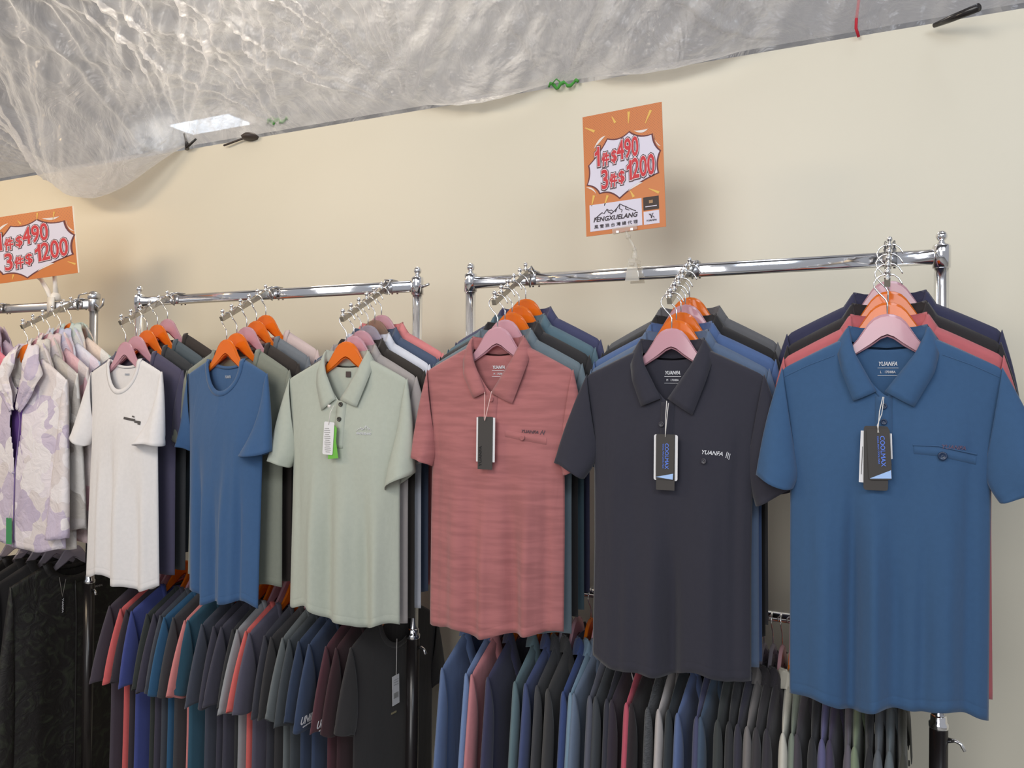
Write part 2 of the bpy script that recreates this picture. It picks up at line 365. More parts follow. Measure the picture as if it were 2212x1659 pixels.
# short peg on the side of the middle rack's post, clamp and hook on the grey rack's post
MB().tube([(.585 + .012, 0, HB - .005), (.585 + .045, -.01, HB + .002)], .004, 8).build('side_peg', STEEL, rb)
cl = empty('rail_clamp', (-2.706, YB, HB + .028)); tag(cl, 'grey wire clamp hooked over the post top of the grey rack', 'clamp')
MB().lathe((0, 0, -.012), [(.018, 0), (.022, .006), (.021, .022), (.012, .030), (.004, .032)], 16).build('clamp_body', STEEL, cl)
MB().tube([(-.012, -.02, .012), (-.05, -.024, .006), (-.068, -.022, -.03), (-.066, -.02, -.05)], .003, 8).build('clamp_wire', STEEL, cl)
MB().tube([(.016, -.004, -.03), (.04, -.006, -.044), (.056, -.006, -.034), (.060, -.006, -.010)], [.004, .004, .004, .005], 8).build('hook', STEEL, cl)

DZ = [0.0]
def armz(y): return 1.806 + DZ[0] + (y + .58) * .54
def display_arm(x, label):
    t = empty('display_arm', (x, 0, 0)); tag(t, label, 'display arm', 'sloping display arms hooked on the top rails')
    y0, y1 = -.395, -.582
    th = math.atan(.54); R = Matrix.Rotation(th, 3, 'X')
    MB().box((0, (y0 + y1) / 2, armz((y0 + y1) / 2)), (.011, (y0 - y1) / math.cos(th), .014), R).build('rod', plain('brushed_arm_steel', (.46, .43, .38), .27, 1), t, smooth=False)
    for i in range(6):
        y = -.578 + i * .0355; z = armz(y) + .006
        MB().lathe((0, y, z), [(.003, 0), (.0062, .002), (.0062, .006), (.0030, .008), (.0030, .010)] + [(r, q) for r, q in ball_prof(.0062, .016)[1:]], 12).build('ball_peg', CHROME, t)
    b = MB(); zt = armz(y0) + .004
    for sx in (-.009, .009):
        b.tube([(0, y0, zt - .004), (sx, y0 + .012, zt + .012), (sx, -.365, HB + .021), (sx, -.345, HB + .0205), (sx, -.331, HB + .010), (sx, -.3315, HB - .018)], .0028, 8)
    b.box((0, -.352, HB + .0205), (.026, .034, .003)).box((0, -.3675, HB - .002), (.030, .003, .030)).tube([(0, y0 - .004, armz(y0) - .006), (0, -.371, HB - .022), (0, -.3685, HB + .006)], .0026, 8)
    b.build('rail_bracket', STEEL, t)
    return t

# ------------------------------------------------------------------ hangers
HOOK = [(0, -.012), (0, .022), (-.004, .030), (-.014, .041), (-.0235, .053), (-.0250, .062), (-.0215, .070), (-.013, .0775), (0, .0805), (.012, .078), (.020, .0715), (.0255, .062), (.027, .058)]
def hanger_outline():
    top = [(0, 0), (.012, -.0015), (.024, -.007), (.034, -.017), (.043, -.031), (.055, -.050), (.068, -.066), (.082, -.077), (.10, -.086), (.12, -.094), (.14, -.101), (.157, -.108), (.165, -.116)]
    bot = [(.164, -.124), (.155, -.124), (.14, -.119), (.115, -.111), (.09, -.101), (.06, -.083), (.03, -.065), (.012, -.051), (0, -.046)]
    return top, bot
def hanger(name, loc, rz, color, label, group, tee=False):
    t = empty(name, loc, rz); tag(t, label, 'hanger', group)
    top, bot = hanger_outline()
    key = ('hb', color == 'smoke')
    if key not in MATS:
        half = top + bot; n = len(half); V = []; F = []
        # lens-like section: rim points thin, mid line thick
        full = half + [(-x, z) for x, z in reversed(half[1:-1])]
        N_ = len(full)
        def thick(x): return .0066 * (1 - .62 * min(1, abs(x) / .165) ** 1.5)
        cen = []
        for (x, z) in full: cen.append((x, z))
        def rib(k, y, s):
            out = []
            for i, (x, z) in enumerate(full):
                ax = min(abs(x), .163)
                # spine height at this x
                zt = np.interp(ax, [q[0] for q in top], [q[1] for q in top]); zb = np.interp(ax, [q[0] for q in reversed(bot)], [q[1] for q in reversed(bot)])
                zc = (zt + zb) / 2; out.append((x * (1 if s == 1 else .995), y * thick(x) / .0066, zc + (z - zc) * s))
            return out
        rows = [rib(0, -.0045, .78), rib(0, -.0058, .88) if False else rib(0, -.0040, .95), rib(0, -.0015, 1), rib(0, .0015, 1), rib(0, .0040, .95), rib(0, .0045, .78)]
        for r_ in rows: V += r_
        for j in range(5):
            for i in range(N_): F.append((j * N_ + i, j * N_ + (i + 1) % N_, (j + 1) * N_ + (i + 1) % N_, (j + 1) * N_ + i))
        # caps: strip between top and bottom chains
        L_ = len(full); mt = len(top); 
        def cap(base, flip):
            right_t = list(range(0, mt)); right_b = list(range(n - 1, mt - 1, -1))
            lt = [0] + [L_ - i for i in range(1, mt)]; lb = [n - 1] + [n - 1 + i for i in range(1, len(bot))]
            for A, B, fl in ((right_t, right_b, flip), (lt, lb, not flip)):
                i = j = 0
                while i < len(A) - 1 or j < len(B) - 1:
                    if j >= len(B) - 1 or (i < len(A) - 1 and abs(full[A[i + 1]][0]) <= abs(full[B[j + 1]][0])):
                        f = (A[i], A[i + 1], B[j]); i += 1
                    else: f = (A[i], B[j + 1], B[j]); j += 1
                    if len(set(f)) == 3: F.append(tuple(base + q for q in (f if fl else f[::-1])))
        cap(0, True); cap(5 * N_, False)
        me = bpy.data.meshes.new('hanger_body'); me.from_pydata(V, [], F); me.validate(); me.update(); me.polygons.foreach_set('use_smooth', [len(p.vertices) == 4 for p in me.polygons]); MATS[key] = me
        me.materials.append(HM['orange'])
        hk = MB().tube([(x, 0, z) for x, z in HOOK], .00165, 8); m2 = bpy.data.meshes.new('hook'); m2.from_pydata(hk.V, [], hk.F); m2.update(); m2.polygons.foreach_set('use_smooth', [True] * len(m2.polygons)); m2.materials.append(CHROME); MATS['hk'] = m2
    b = bpy.data.objects.new('hanger_body', MATS[key]); C.objects.link(b); b.parent = t
    b.material_slots[0].link = 'OBJECT'; b.material_slots[0].material = HM[color]
    h = bpy.data.objects.new('hook', MATS['hk']); C.objects.link(h); h.parent = t
    return t

# ------------------------------------------------------------------ garments
class Garment:
    """A shirt hanging from its hanger; the origin is the top of the hanger's plastic body."""
    def __init__(s, kind='polo', seed=0, S=.205, sz=-.116, nx=.083, nz=-.050, L=-.765, dm=.022, amp=.008, hw=None, folds=(), nf=3.0, tilt=0, nd=None, res=1.0, hemw=.006, bk=.9):
        s.bk = bk
        s.k = kind; s.S = S; s.sz = sz; s.nx = nx; s.nz = nz; s.L = L; s.dm = dm; s.amp = amp; s.folds = folds; s.tilt = tilt; s.res = res; s.hemw = hemw
        s.nd = nd if nd is not None else {'polo': .115, 'tee': .098, 'jacket': .09}[kind]
        s.hwp = hw or [(-9, .190), (L, .190), (-.45, .186), (-.30, .186), (-.20, .196), (sz, S), (9, S)]
        r = random.Random(seed); s.r = r
        s.ph = [(r.uniform(0, 6.28), nf * r.uniform(.7, 1.5) * (1 + i * .8), r.uniform(.5, 1) / (1 + i) ** 1.7, r.uniform(-.6, .6)) for i in range(4)]
        s.hz = sorted(s.hwp)
    def hw(s, z): return float(np.interp(z, [a for a, b in s.hz], [b for a, b in s.hz]))
    def sh(s, x):
        x = abs(x)
        if x < s.nx: return s.nz + (s.nx - x) * .35
        t = (x - s.nx) / (s.S - s.nx)
        return s.nz + (s.sz - s.nz) * (t ** 1.05) - .006 * max(0, (t - .88) / .12) ** 2
    def neck(s, x, front):
        q = min(1, abs(x) / s.nx)
        if not front: return s.nz - .022 * (1 - q * q) ** .6
        if s.k == 'polo': return s.nz - s.nd * (1 - q ** 1.35)
        return s.nz - s.nd * math.sqrt(max(0, 1 - q * q)) ** 1.0
    def top(s, u, front):
        x = u * s.S
        return s.neck(x, front) if abs(x) < s.nx else s.sh(x)
    def hem(s, u, front=True):
        return s.L + s.tilt * u - s.hemw * math.sin(4.1 * u + s.ph[0][0]) * .8 - s.hemw * .5 * math.cos(9 * u + s.ph[1][0])
    def y(s, u, z, front=True):
        x = u * s.hw(z); dz = max(0, s.sh(u * s.S) - z)
        base = .0085 * min(1, math.sqrt(dz / .010 + 1e-9)) + (s.dm - .0085) * smooth01(dz / .26)
        down = smooth01((-.17 - z) / .45)
        f = 0
        for i, (p, k, a, dr) in enumerate(s.ph):
            f += a * math.sin(k * PI * u + p + dr * (z * 3) + (0 if front else 1.3))
        f *= s.amp * down
        if front:
            for (u0, wd, d, z0, dr) in s.folds:
                g = (u - u0 - dr * (z - z0)) / wd
                f += d * math.exp(-g * g) * smooth01((z0 - z) / .28)
        e = max(0, 1 - abs(u) ** 4)
        v = (base + f) * e
        hem = s.hem(u); v -= .0007 * math.exp(-((z - hem - .022) / .0022) ** 2)
        v = .5 * (v + math.sqrt(v * v + 1.6e-4 * e * down)) if dz > .01 else v
        return -v if front else max(.0075 * min(1, math.sqrt(dz / .01 + 1e-9)) * e, v * s.bk)
    def pt(s, x, z, off=.0, front=True):
        u = x / s.hw(z); y = s.y(u, z, front); return Vector((x, y - off, z))
    def sheet(s, front):
        nu = int(56 * s.res) | 1; nv = int(46 * s.res); V = []
        vs = list(np.linspace(0, 1, nv)); vs = sorted(set([round(v, 5) for v in vs] + [.962, .966, .970, .973, .977, .982]))
        for v in vs:
            vv = v ** 1.15
            for i in range(nu):
                u = -1 + 2 * i / (nu - 1); zt = s.top(u, front); z = zt + (s.hem(u) - zt) * vv
                wob = .0 if not front else 0
                V.append((u * s.hw(z), s.y(u, z, front), z))
        F = grid(nu, len(vs))
        if not front: F = [f[::-1] for f in F]
        return V, F
    def body(s, mat, parent, name='body', gap=None):
        m = MB(); V, F = s.sheet(True)
        if gap:
            F = [f for f in F if not (abs(sum(V[i][0] for i in f) / 4 - gap(sum(V[i][2] for i in f) / 4)[0]) < gap(sum(V[i][2] for i in f) / 4)[1])]
        m.add(V, F); V, F = s.sheet(False); m.add(V, F)
        o = m.build(name, mat, parent, thick=.0013)
        return o
    def sleeve(s, side, mat, parent, cuff=((.262, -.335), (.182, -.352)), under=-.285, th=(.012, .022), yoff=0, seed=0, mid=None, long=False, twist=0):
        r = random.Random(seed * 7 + side + 3); n = 24; m = 22 if not long else 34
        (ox, oz), (ix, iz) = cuff
        O0 = Vector((s.S * .985, 0, s.sz + .004)); I0 = Vector((s.hw(under) * .93, 0, under)); O1 = Vector((ox, 0, oz)); I1 = Vector((ix, 0, iz))
        V = []; ph = [r.uniform(0, 6.28) for _ in range(4)]
        for j in range(m):
            t = j / (m - 1)
            O = O0.lerp(O1, t) + Vector((.005 * math.sin(PI * t), 0, .003 * math.sin(PI * t)))
            I = I0.lerp(I1, t) + Vector((-.006 * math.sin(PI * t), 0, 0))
            if mid: O += Vector((mid * math.sin(PI * t), 0, 0)); I += Vector((mid * math.sin(PI * t), 0, 0))
            cen = (O + I) / 2; hf = (O - I) / 2
            tk = th[0] + (th[1] - th[0]) * t
            for k in range(n):
                a = 2 * PI * k / n + twist * t
                fold = 1 + .16 * math.sin(3 * a + ph[0] + 2 * t) * t + .10 * math.sin(5 * a + ph[1]) * t
                ca, sa = math.cos(a), math.sin(a)
                pnt = cen + hf * ca + Vector((0, -sa * tk * fold + yoff * t, 0))
                g = .0012 * math.exp(-((t - .9) / .02) ** 2)
                pnt.y += g * (1 if sa > 0 else -1)
                V.append((side * pnt.x, pnt.y, pnt.z + .004 * math.sin(a * 2 + ph[2]) * t))
        F = []
        for j in range(m - 1):
            for k in range(n):
                a = j * n + k; b = j * n + (k + 1) % n; f = (a, b, b + n, a + n); F.append(f if side > 0 else f[::-1])
        return mk('sleeve', V, F, mat, parent, thick=.0013)
    def collar(s, mat, parent, v=(-.010, -.168), tips=((-.058, -.184), (.058, -.188)), ys=1.0, stripe=None, lift=0):
        """fold-over collar: stand inside, fall outside"""
        def ring(t):      # t -1..1, 0 centre back
            a = abs(t); sg = 1 if t > 0 else -1
            # fold edge
            ks = [0, .25, .5, .62, .75, 1]
            fx = np.interp(a, ks, [0, .050, .072, .070, .056, .008]); fy = np.interp(a, ks, [.024, .020, .004, -.008, -.020, -.026])
            fz = np.interp(a, ks, [-.030, -.028, -.024, -.040, -.080, v[1]])
            fx = fx * sg + (v[0] if a > .97 else v[0] * max(0, (a - .6) / .4))
            tip = tips[0] if sg < 0 else tips[1]
            ex = np.interp(a, ks, [0, .062, .095, .091, .083, abs(tip[0])]) * sg
            ey = np.interp(a, ks, [.034, .030, .004, -.012, -.024, -.031])
            ez = np.interp(a, ks, [-.076, -.072, -.058, -.086, -.120, tip[1]])
            # stand lower edge
            sx = np.interp(a, ks, [0, .045, .066, .066, .054, .012]) * sg; sy = np.interp(a, ks, [.016, .013, .000, -.010, -.016, -.022]); sz_ = np.interp(a, ks, [-.068, -.064, -.054, -.066, -.098, v[1] - .012])
            q = lambda v: v if v > 0 else v * ys
            return Vector((fx, q(fy), fz + lift)), Vector((ex, q(ey), ez)), Vector((sx, q(sy), sz_))
        n = 61; V = []
        for i in range(n):
            F_, E_, S_ = ring(-1 + 2 * i / (n - 1))
            up = Vector((0, -.0015, .0035))
            V += [S_, S_.lerp(F_, .55), F_ + Vector((0, .001, 0)), F_ + up * .5, F_.lerp(E_, .18) + Vector((0, -.0035 if abs(i - 30) > 12 else .0035, .001)), F_.lerp(E_, .6) + Vector((0, -.003 if abs(i - 30) > 12 else .003, 0)), E_]
        F = [(i * 7 + j, i * 7 + j + 1, (i + 1) * 7 + j + 1, (i + 1) * 7 + j) for i in range(n - 1) for j in range(6)]
        c = mk('collar', V, F, mat, parent, thick=.0018)
        if stripe:
            P = [ring(-1 + 2 * i / (n - 1))[1] + Vector((0, -.0015 if abs(i - 30) > 12 else .0015, .004)) for i in range(n)]
            st = MB().tube(P, .0018, 6).build('collar_stripe', stripe, c)
        return c
    def neckband(s, mat, parent, w=.016):
        m = MB(); n = 36
        for front in (True, False):
            V = []
            for i in range(n):
                a = -PI / 2 + PI * i / (n - 1); x = s.nx * math.sin(a); z = s.neck(x, front)
                dx, dz = math.sin(a), -math.cos(a) * (1 if front else .55)
                for k, (q, o) in enumerate([(0, 0), (0, .0018), (.5, .0026), (1, .0014)]):
                    xx = x + dx * w * q; zz = z + dz * w * q - (.002 if q == 0 else 0)
                    u = xx / s.hw(zz); yy = s.y(u, zz, front)
                    V.append((xx, yy - o if front else yy - o - .0012, zz))
            F = grid(4, n); m.add(V, F)
        return m.build('neckband', mat, parent, thick=.001)
    def placket(s, mat, parent, z0=-.165, z1=-.315, x0=0, w=.015, buttons=(-.20, -.245), bmat=None, bx=0):
        n = 14; V = []
        for i in range(n):
            z = z0 + (z1 - z0) * i / (n - 1)
            for x, o in ((-w, -.0005), (-w, .0008), (0, .0010), (w, .0008), (w, -.0005)):
                V.append(s.pt(x0 + x, z, o + .0008))
        p = mk('placket', V, grid(5, n), mat, parent, thick=.001)
        for z in buttons: s.button(x0 + bx, z, bmat or mat, p)
        return p
    def button(s, x, z, mat, parent, r=.0062):
        c = s.pt(x, z, .0055); m = MB(); V = []; prof = [(.0005, -.0006), (r * .55, -.0004), (r * .7, -.0016), (r, -.0012), (r, .002)]
        n = 16
        for rr, yy in prof:
            for k in range(n):
                a = 2 * PI * k / n; V.append((c.x + rr * math.cos(a), c.y + yy, c.z + rr * math.sin(a)))
        F = [(i * n + k, i * n + (k + 1) % n, (i + 1) * n + (k + 1) % n, (i + 1) * n + k) for i in range(len(prof) - 1) for k in range(n)] + [tuple(range(n))]
        return mk('button', V, F, mat, parent)
    def strip(s, name, pts, w, mat, parent, off=.0022):
        """ridge along a path drawn on the front (pocket welts, seams)"""
        m = MB(); P = []
        for i in range(len(pts) - 1):
            for k in range(8):
                t = k / 8; P.append((pts[i][0] * (1 - t) + pts[i + 1][0] * t, pts[i][1] * (1 - t) + pts[i + 1][1] * t))
        P.append(pts[-1]); V = []
        for i, (x, z) in enumerate(P):
            for q, o in ((-1, -.0004), (-.9, off), (0, off + .0006), (.9, off), (1, -.0004)):
                V.append(s.pt(x, z + q * w / 2, o))
        return mk(name, V, grid(5, len(P)), mat, parent)

_tx = {}
def text_data(body, bold=0):
    k = (body, bold)
    if k in _tx: return _tx[k]
    if body == 'ONE':          # a one with a clear flag
        c = bpy.data.curves.new('lettering', 'CURVE'); c.dimensions = '2D'; c.fill_mode = 'BOTH'; c.bevel_depth = bold; c.bevel_resolution = 1; c.extrude = .001
        pts = [(.36, .72), (.24, .73), (.24, .62), (.20, .57), (.08, .52), (.08, .42), (.20, .45), (.24, .47), (.24, 0), (.36, 0)]
        sp = c.splines.new('POLY'); sp.points.add(len(pts) - 1); sp.use_cyclic_u = True
        for q, (x, y) in zip(sp.points, pts): q.co = (x, y, 0, 1)
    else: c = None
    if c is None:
        c = bpy.data.curves.new('lettering', 'FONT'); c.body = body; c.resolution_u = 3; c.bevel_depth = bold; c.bevel_resolution = 1; c.extrude = .001
        c.align_x = 'CENTER'; c.align_y = 'CENTER'
    o = bpy.data.objects.new('lettering', c); C.objects.link(o)
    me = bpy.data.meshes.new_from_object(o.evaluated_get(bpy.context.evaluated_depsgraph_get()))
    A = np.array([v.co[:] for v in me.vertices]); F = [tuple(p.vertices) for p in me.polygons]
    bpy.data.objects.remove(o)
    A[:, 2] = A[:, 2] / max(1e-6, np.abs(A[:, 2]).max())
    _tx[k] = (A, F); return _tx[k]
def letters(name, body, mat, parent, width, height, place, bold=.02, shear=0, rot=0, ref=None, thick=.0004):
    """place(x, z) -> point on the carrying surface; letters fill width x height centred at 0"""
    A, F = text_data(body, bold); R_, _ = text_data(body, ref if ref is not None else bold)
    mn, mx = R_[:, :2].min(0), R_[:, :2].max(0); cen = (mn + mx) / 2; sp = mx - mn
    X = (A[:, 0] - cen[0]) / sp[0] * width; Z = (A[:, 1] - cen[1]) / sp[1] * height
    X = X + shear * Z; cr_, sr_ = math.cos(rot), math.sin(rot)
    X, Z = X * cr_ - Z * sr_, X * sr_ + Z * cr_
    V = []
    for x, z, q in zip(X, Z, A[:, 2]):
        p = Vector(place(x, z)); V.append((p.x, p.y - q * thick, p.z))
    return mk(name, V, [f for f in F], mat, parent, smooth=False)

def mini(parent, g, x, z, w, h, body, mat, name='printed_logo', rot=0, shear=.25, bold=.02, back=False):
    def pl(a, b):
        p = g.pt(x + a, z + b, 0, not back); return (p.x, p.y - .0026, p.z)
    return letters(name, body, mat, parent, w, h, pl, bold, shear, rot)
def bars(parent, g, segs, mat, name='printed_lines', back=False, off=.0026):
    m = MB()
    for (x, z, w, h, rot) in segs:
        c, s_ = math.cos(rot), math.sin(rot); V = []; n = 6
        for j in (-.5, .5):
            for i in range(n + 1):
                a = (i / n - .5) * w; b = j * h; p = g.pt(x + a * c - b * s_, z + a * s_ + b * c, 0, not back); V.append((p.x, p.y - off, p.z))
        m.add(V, [(i, i + 1, i + n + 2, i + n + 1) for i in range(n)])
    return m.build(name, mat, parent, smooth=False)

def card(name, parent, pts, y, mat, t=.0008): V, F = flat_poly(pts, y, t); return mk(name, V, F, mat, parent, smooth=False)
def rrect(cx, cz, w, h, r=.003, rot=0):
    P = []
    for (sx, sz, a0) in ((1, 1, 0), (-1, 1, 90), (-1, -1, 180), (1, -1, 270)):
        for k in range(4):
            a = math.radians(a0 + 30 * k); P.append((sx * (w / 2 - r) + r * math.cos(a), sz * (h / 2 - r) + r * math.sin(a)))
    c, s_ = math.cos(rot), math.sin(rot)
    return [(cx + x * c - z * s_, cz + x * s_ + z * c) for x, z in P]

def mountain(parent, place, w, h, mat, lw=.03):
    m = MB(); pk = [(-.5, -.5), (-.40, -.22), (-.33, -.05), (-.28, -.15), (-.2, .2), (-.14, .02), (-.10, .08), (-.04, -.1), (.04, .15), (.12, .5), (.2, .3), (.26, .2), (.32, .05), (.42, -.15), (.5, -.3)]
    inner = [[(-.2, .2), (-.17, -.1), (-.1, -.2)], [(.12, .5), (.10, .1), (.17, -.05), (.15, -.25)], [(.26, .2), (.25, 0), (.34, -.15)], [(-.04, -.1), (-.12, -.3)], [(.04, .15), (.0, -.15)]]
    for line in [pk] + inner:
        P = [Vector(place(a * w, b * h)) for a, b in line]
        m.tube(P, lw * w if isinstance(lw, float) else lw, 5)
    return m.build('mountain_mark', mat, parent)

BTN = {}
GARMENTS = []
def build_garment(kind, loc, rz, col, label, group, seed, fk='knit', long=False, res=.62, g=None, cuffL=None, cuffR=None, under=-.285, stripe=None, name=None, mats=None, simple=False, yoffL=0, yoffR=0, **gk):
    nm = name or {'polo': 'polo_shirt', 'tee': 't_shirt', 'jacket': 'hooded_jacket'}[kind]
    t = empty(nm, loc, rz); cat = {'polo': 'polo shirt', 'tee': 't-shirt', 'jacket': 'jacket'}[kind]; tag(t, label, cat, group)
    mat = mats or fabric(col, fk); g = g or Garment(kind, seed, res=res, **gk); r = random.Random(seed + 99)
    th = (.010, g.dm * .95)
    g.body(mat, t)
    def dcuff(): 
        if long: 
            a = r.uniform(-.01, .01); return ((.262 + a, -.66 + r.uniform(-.02, .02)), (.205 + a, -.665))
        a = r.uniform(-.008, .012); return ((.258 + a, -.335 + r.uniform(-.012, .012)), (.180 + a, -.350 + r.uniform(-.01, .01)))
    g.sleeve(-1, mat, t, cuffL or dcuff(), under, th, yoffL, seed, long=long)
    g.sleeve(1, mat, t, cuffR or dcuff(), under, th, yoffR, seed + 1, long=long)
    if kind == 'polo' and not simple:
        g.collar(mat, t, v=(-.012 + r.uniform(-.006, .006), -.165), tips=((-.056, -.183 - r.uniform(-.005, .008)), (.058, -.186 - r.uniform(-.008, .008))), stripe=stripe, ys=.6)
        g.placket(mat, t, buttons=(-.21, -.26))
    elif kind == 'tee': g.neckband(mat, t)
    return t, g, mat

# ---- neck label printed on the inside of the back
def neck_label(t, g, mat, size='L'):
    b = mini(t, g, .002, -.100, .036, .0085, 'YUANFA', mat, 'neck_label', bold=.03, back=True, shear=.2)
    mini(b, g, .002, -.1165, .028, .005, size + '   170/88A', mat, 'size_text', bold=.01, back=True, shear=0)
    bars(b, g, [(.002, -.1085, .038, .0009, 0), (.002, -.1235, .038, .0009, 0)], mat, 'label_lines', back=True)
    return b

# ================================================================== front garments on the arms
OR, PK, CL, SM = 'orange', 'pink', 'clear', 'smoke'
ARMS = []
PSEED = [100]
def mix(a, b, t): return tuple(a[i] * (1 - t) + b[i] * t for i in range(3))

def hero_blue(loc):
    col = (46, 86, 128)
    g = Garment('polo', 11, S=.203, sz=-.112, L=-.782, dm=.034, bk=.3, amp=.005, tilt=.008, hemw=.010, res=1.5,
                hw=[(-9, .180), (-.80, .180), (-.55, .181), (-.33, .182), (-.22, .192), (-.112, .203), (9, .203)],
                folds=((-.33, .085, -.030, -.28, .03), (-.12, .08, .012, -.3, -.02), (.10, .09, -.010, -.35, 0), (.38, .10, -.014, -.38, .05), (.62, .10, .010, -.3, 0), (-.62, .12, .010, -.3, 0), (.80, .08, -.012, -.15, 0)))
    t, g, mat = build_garment('polo', loc, .05, col, 'teal blue polo shirt with a dark button pocket, foremost on its display arm', 'polo shirts on the display arms', 11, g=g, simple=True,
        cuffL=((.250, -.338), (.176, -.362)), cuffR=((.290, -.332), (.195, -.362)), under=-.30, yoffL=-.012, yoffR=-.012)
    g.collar(mat, t, v=(-.012, -.158), tips=((-.062, -.176), (.048, -.186)))
    bm = ink('dark_blue_button', (28, 48, 78), .3)
    g.placket(mat, t, z0=-.166, z1=-.30, x0=-.006, buttons=(-.185, -.216), bmat=bm)
    # welt pocket
    p = g.strip('pocket', [(.048, -.268), (.09, -.271), (.155, -.286)], .018, mat, t, .0018); g.button(.097, -.279, bm, p, .0085)
    g.strip('pocket_welt', [(.046, -.260), (.09, -.260), (.157, -.275)], .0028, mat, p, .0026)
    mini(t, g, .117, -.262, .044, .008, 'YUANFA', ink('rust_print', (96, 76, 98)), 'printed_logo', rot=-.06)
    neck_label(t, g, ink('white_print', (215, 215, 220)), 'L')
    # seams over the shoulders
    for sx in (-1, 1): g.strip('shoulder_seam', [(sx * .098, -.083), (sx * .15, -.104), (sx * .200, -.129)], .0022, mat, t, .0012)
    # hang tag
    ht = empty('hang_tag', (-.018, g.y(-.1, -.2) - .022, -.245), 0, t)
    card('white_card', ht, rrect(-.020, -.040, .022, .102, .001, -.03), .002, ink('tag_white', (222, 220, 222)))
    card('white_card', ht, rrect(.022, -.018, .010, .05, .001, .03), .002, ink('tag_white', (222, 220, 222)))
    dk = ink('tag_charcoal', (62, 58, 56)); cb = card('dark_card', ht, rrect(-.002, -.042, .044, .126, .005), 0, dk); card('dark_card', ht, rrect(.004, -.034, .041, .100, .005, .05), -.003, dk)
    blu = ink('tag_blue', (95, 130, 225)); pl = lambda a, b: (.0105 + a, -.0038, -.028 + b)
    letters('tag_lettering', 'COOLMAX', blu, ht, .060, .0085, pl, .015, 0, -PI / 2 + .05)
    letters('tag_small_lettering', 'COOL MAX COOL MAX', blu, ht, .055, .003, lambda a, b: (.0025 + a, -.0038, -.026 + b), .03, 0, -PI / 2 + .05)
    card('tag_triangle', ht, [(-.013, -.082), (.026, -.080), (.025, -.064)], -.0042, ink('tag_pale_blue', (165, 195, 240)), .0003)
    card('white_print', ht, [(-.0265, -.02), (-.0255, -.02), (-.0275, -.075), (-.0285, -.075)], .0012, dk, .0003)
    MB().tube([(.010, .012, .078), (.004, 0, .05), (.002, -.003, .022), (.001, -.004, .008)], .0009, 6).tube([(.012, .012, .078), (.008, 0, .045), (.000, -.003, .022), (.003, -.004, .008)], .0008, 6).build('tag_string', ink('string_white', (225, 220, 215)), ht)
    return t
def hero_navy(loc):
    col = (46, 45, 57)
    g = Garment('polo', 12, S=.205, sz=-.108, L=-.765, dm=.034, bk=.3, amp=.005, tilt=.006, hemw=.010, res=1.4,
                hw=[(-9, .182), (-.75, .180), (-.5, .178), (-.33, .180), (-.22, .192), (-.108, .205), (9, .205)],
                folds=((.08, .09, -.022, -.40, 0), (-.45, .12, .014, -.35, 0), (-.15, .12, .012, -.35, 0), (.55, .12, .012, -.3, 0), (.82, .07, -.016, -.15, 0)))
    t, g, mat = build_garment('polo', loc, 0, col, 'dark navy polo shirt with a white chest logo and blue lettered hang tag', 'polo shirts on the display arms', 12, g=g, simple=True,
        cuffL=((.276, -.312), (.202, -.345)), cuffR=((.268, -.345), (.185, -.385)), under=-.28, yoffL=-.010, yoffR=.012)
    g.collar(mat, t, v=(-.008, -.160), tips=((-.060, -.176), (.056, -.194)))
    g.placket(mat, t, z0=-.166, z1=-.30, buttons=(-.215,), bmat=ink('dark_button', (58, 56, 64), .3), bx=-.012)
    mini(t, g, .100, -.274, .046, .009, 'YUANFA', ink('white_print', (205, 205, 210)), 'printed_logo', rot=-.07)
    bars(t, g, [(.129 + .003 * i, -.277 - .002 * i, .0012, .013, -.2) for i in range(3)], ink('white_print', (205, 205, 210)), 'logo_mark')
    g.button(.083, -.292, ink('dark_button', (58, 56, 64), .3), t, .006)
    neck_label(t, g, ink('white_print', (215, 215, 220)), 'M')
    ht = empty('hang_tag', (.002, g.y(0, -.25) - .020, -.238), 0, t); dk = ink('tag_charcoal', (62, 58, 56))
    wh = ink('tag_white', (222, 220, 222))
    card('white_card', ht, rrect(.001, -.049, .053, .100, .004), .002, wh)
    card('dark_card', ht, rrect(.001, -.059, .041, .122, .001), .0008, dk); card('dark_card', ht, rrect(0, -.048, .040, .098, .003), -.001, dk)
    blu = ink('tag_blue', (80, 145, 235))
    letters('tag_lettering', 'COOLMAX', blu, ht, .056, .0085, lambda a, b: (.0045 + a, -.0018, -.046 + b), .015, 0, -PI / 2)
    letters('tag_small_lettering', 'COOL MAX COOL MAX', blu, ht, .054, .003, lambda a, b: (-.0035 + a, -.0018, -.046 + b), .03, 0, -PI / 2)
    card('tag_triangle', ht, [(-.020, -.092), (.018, -.096), (.019, -.083)], -.0022, ink('tag_pale_blue', (165, 195, 240)), .0003)
    MB().tube([(.000, .010, .075), (.001, -.001, .04), (.001, -.003, -.004)], .0009, 6).tube([(.004, .010, .070), (.004, -.001, .04), (.001, -.003, -.004)], .0009, 6).build('tag_string', ink('string_white', (225, 220, 215)), ht)
    return t
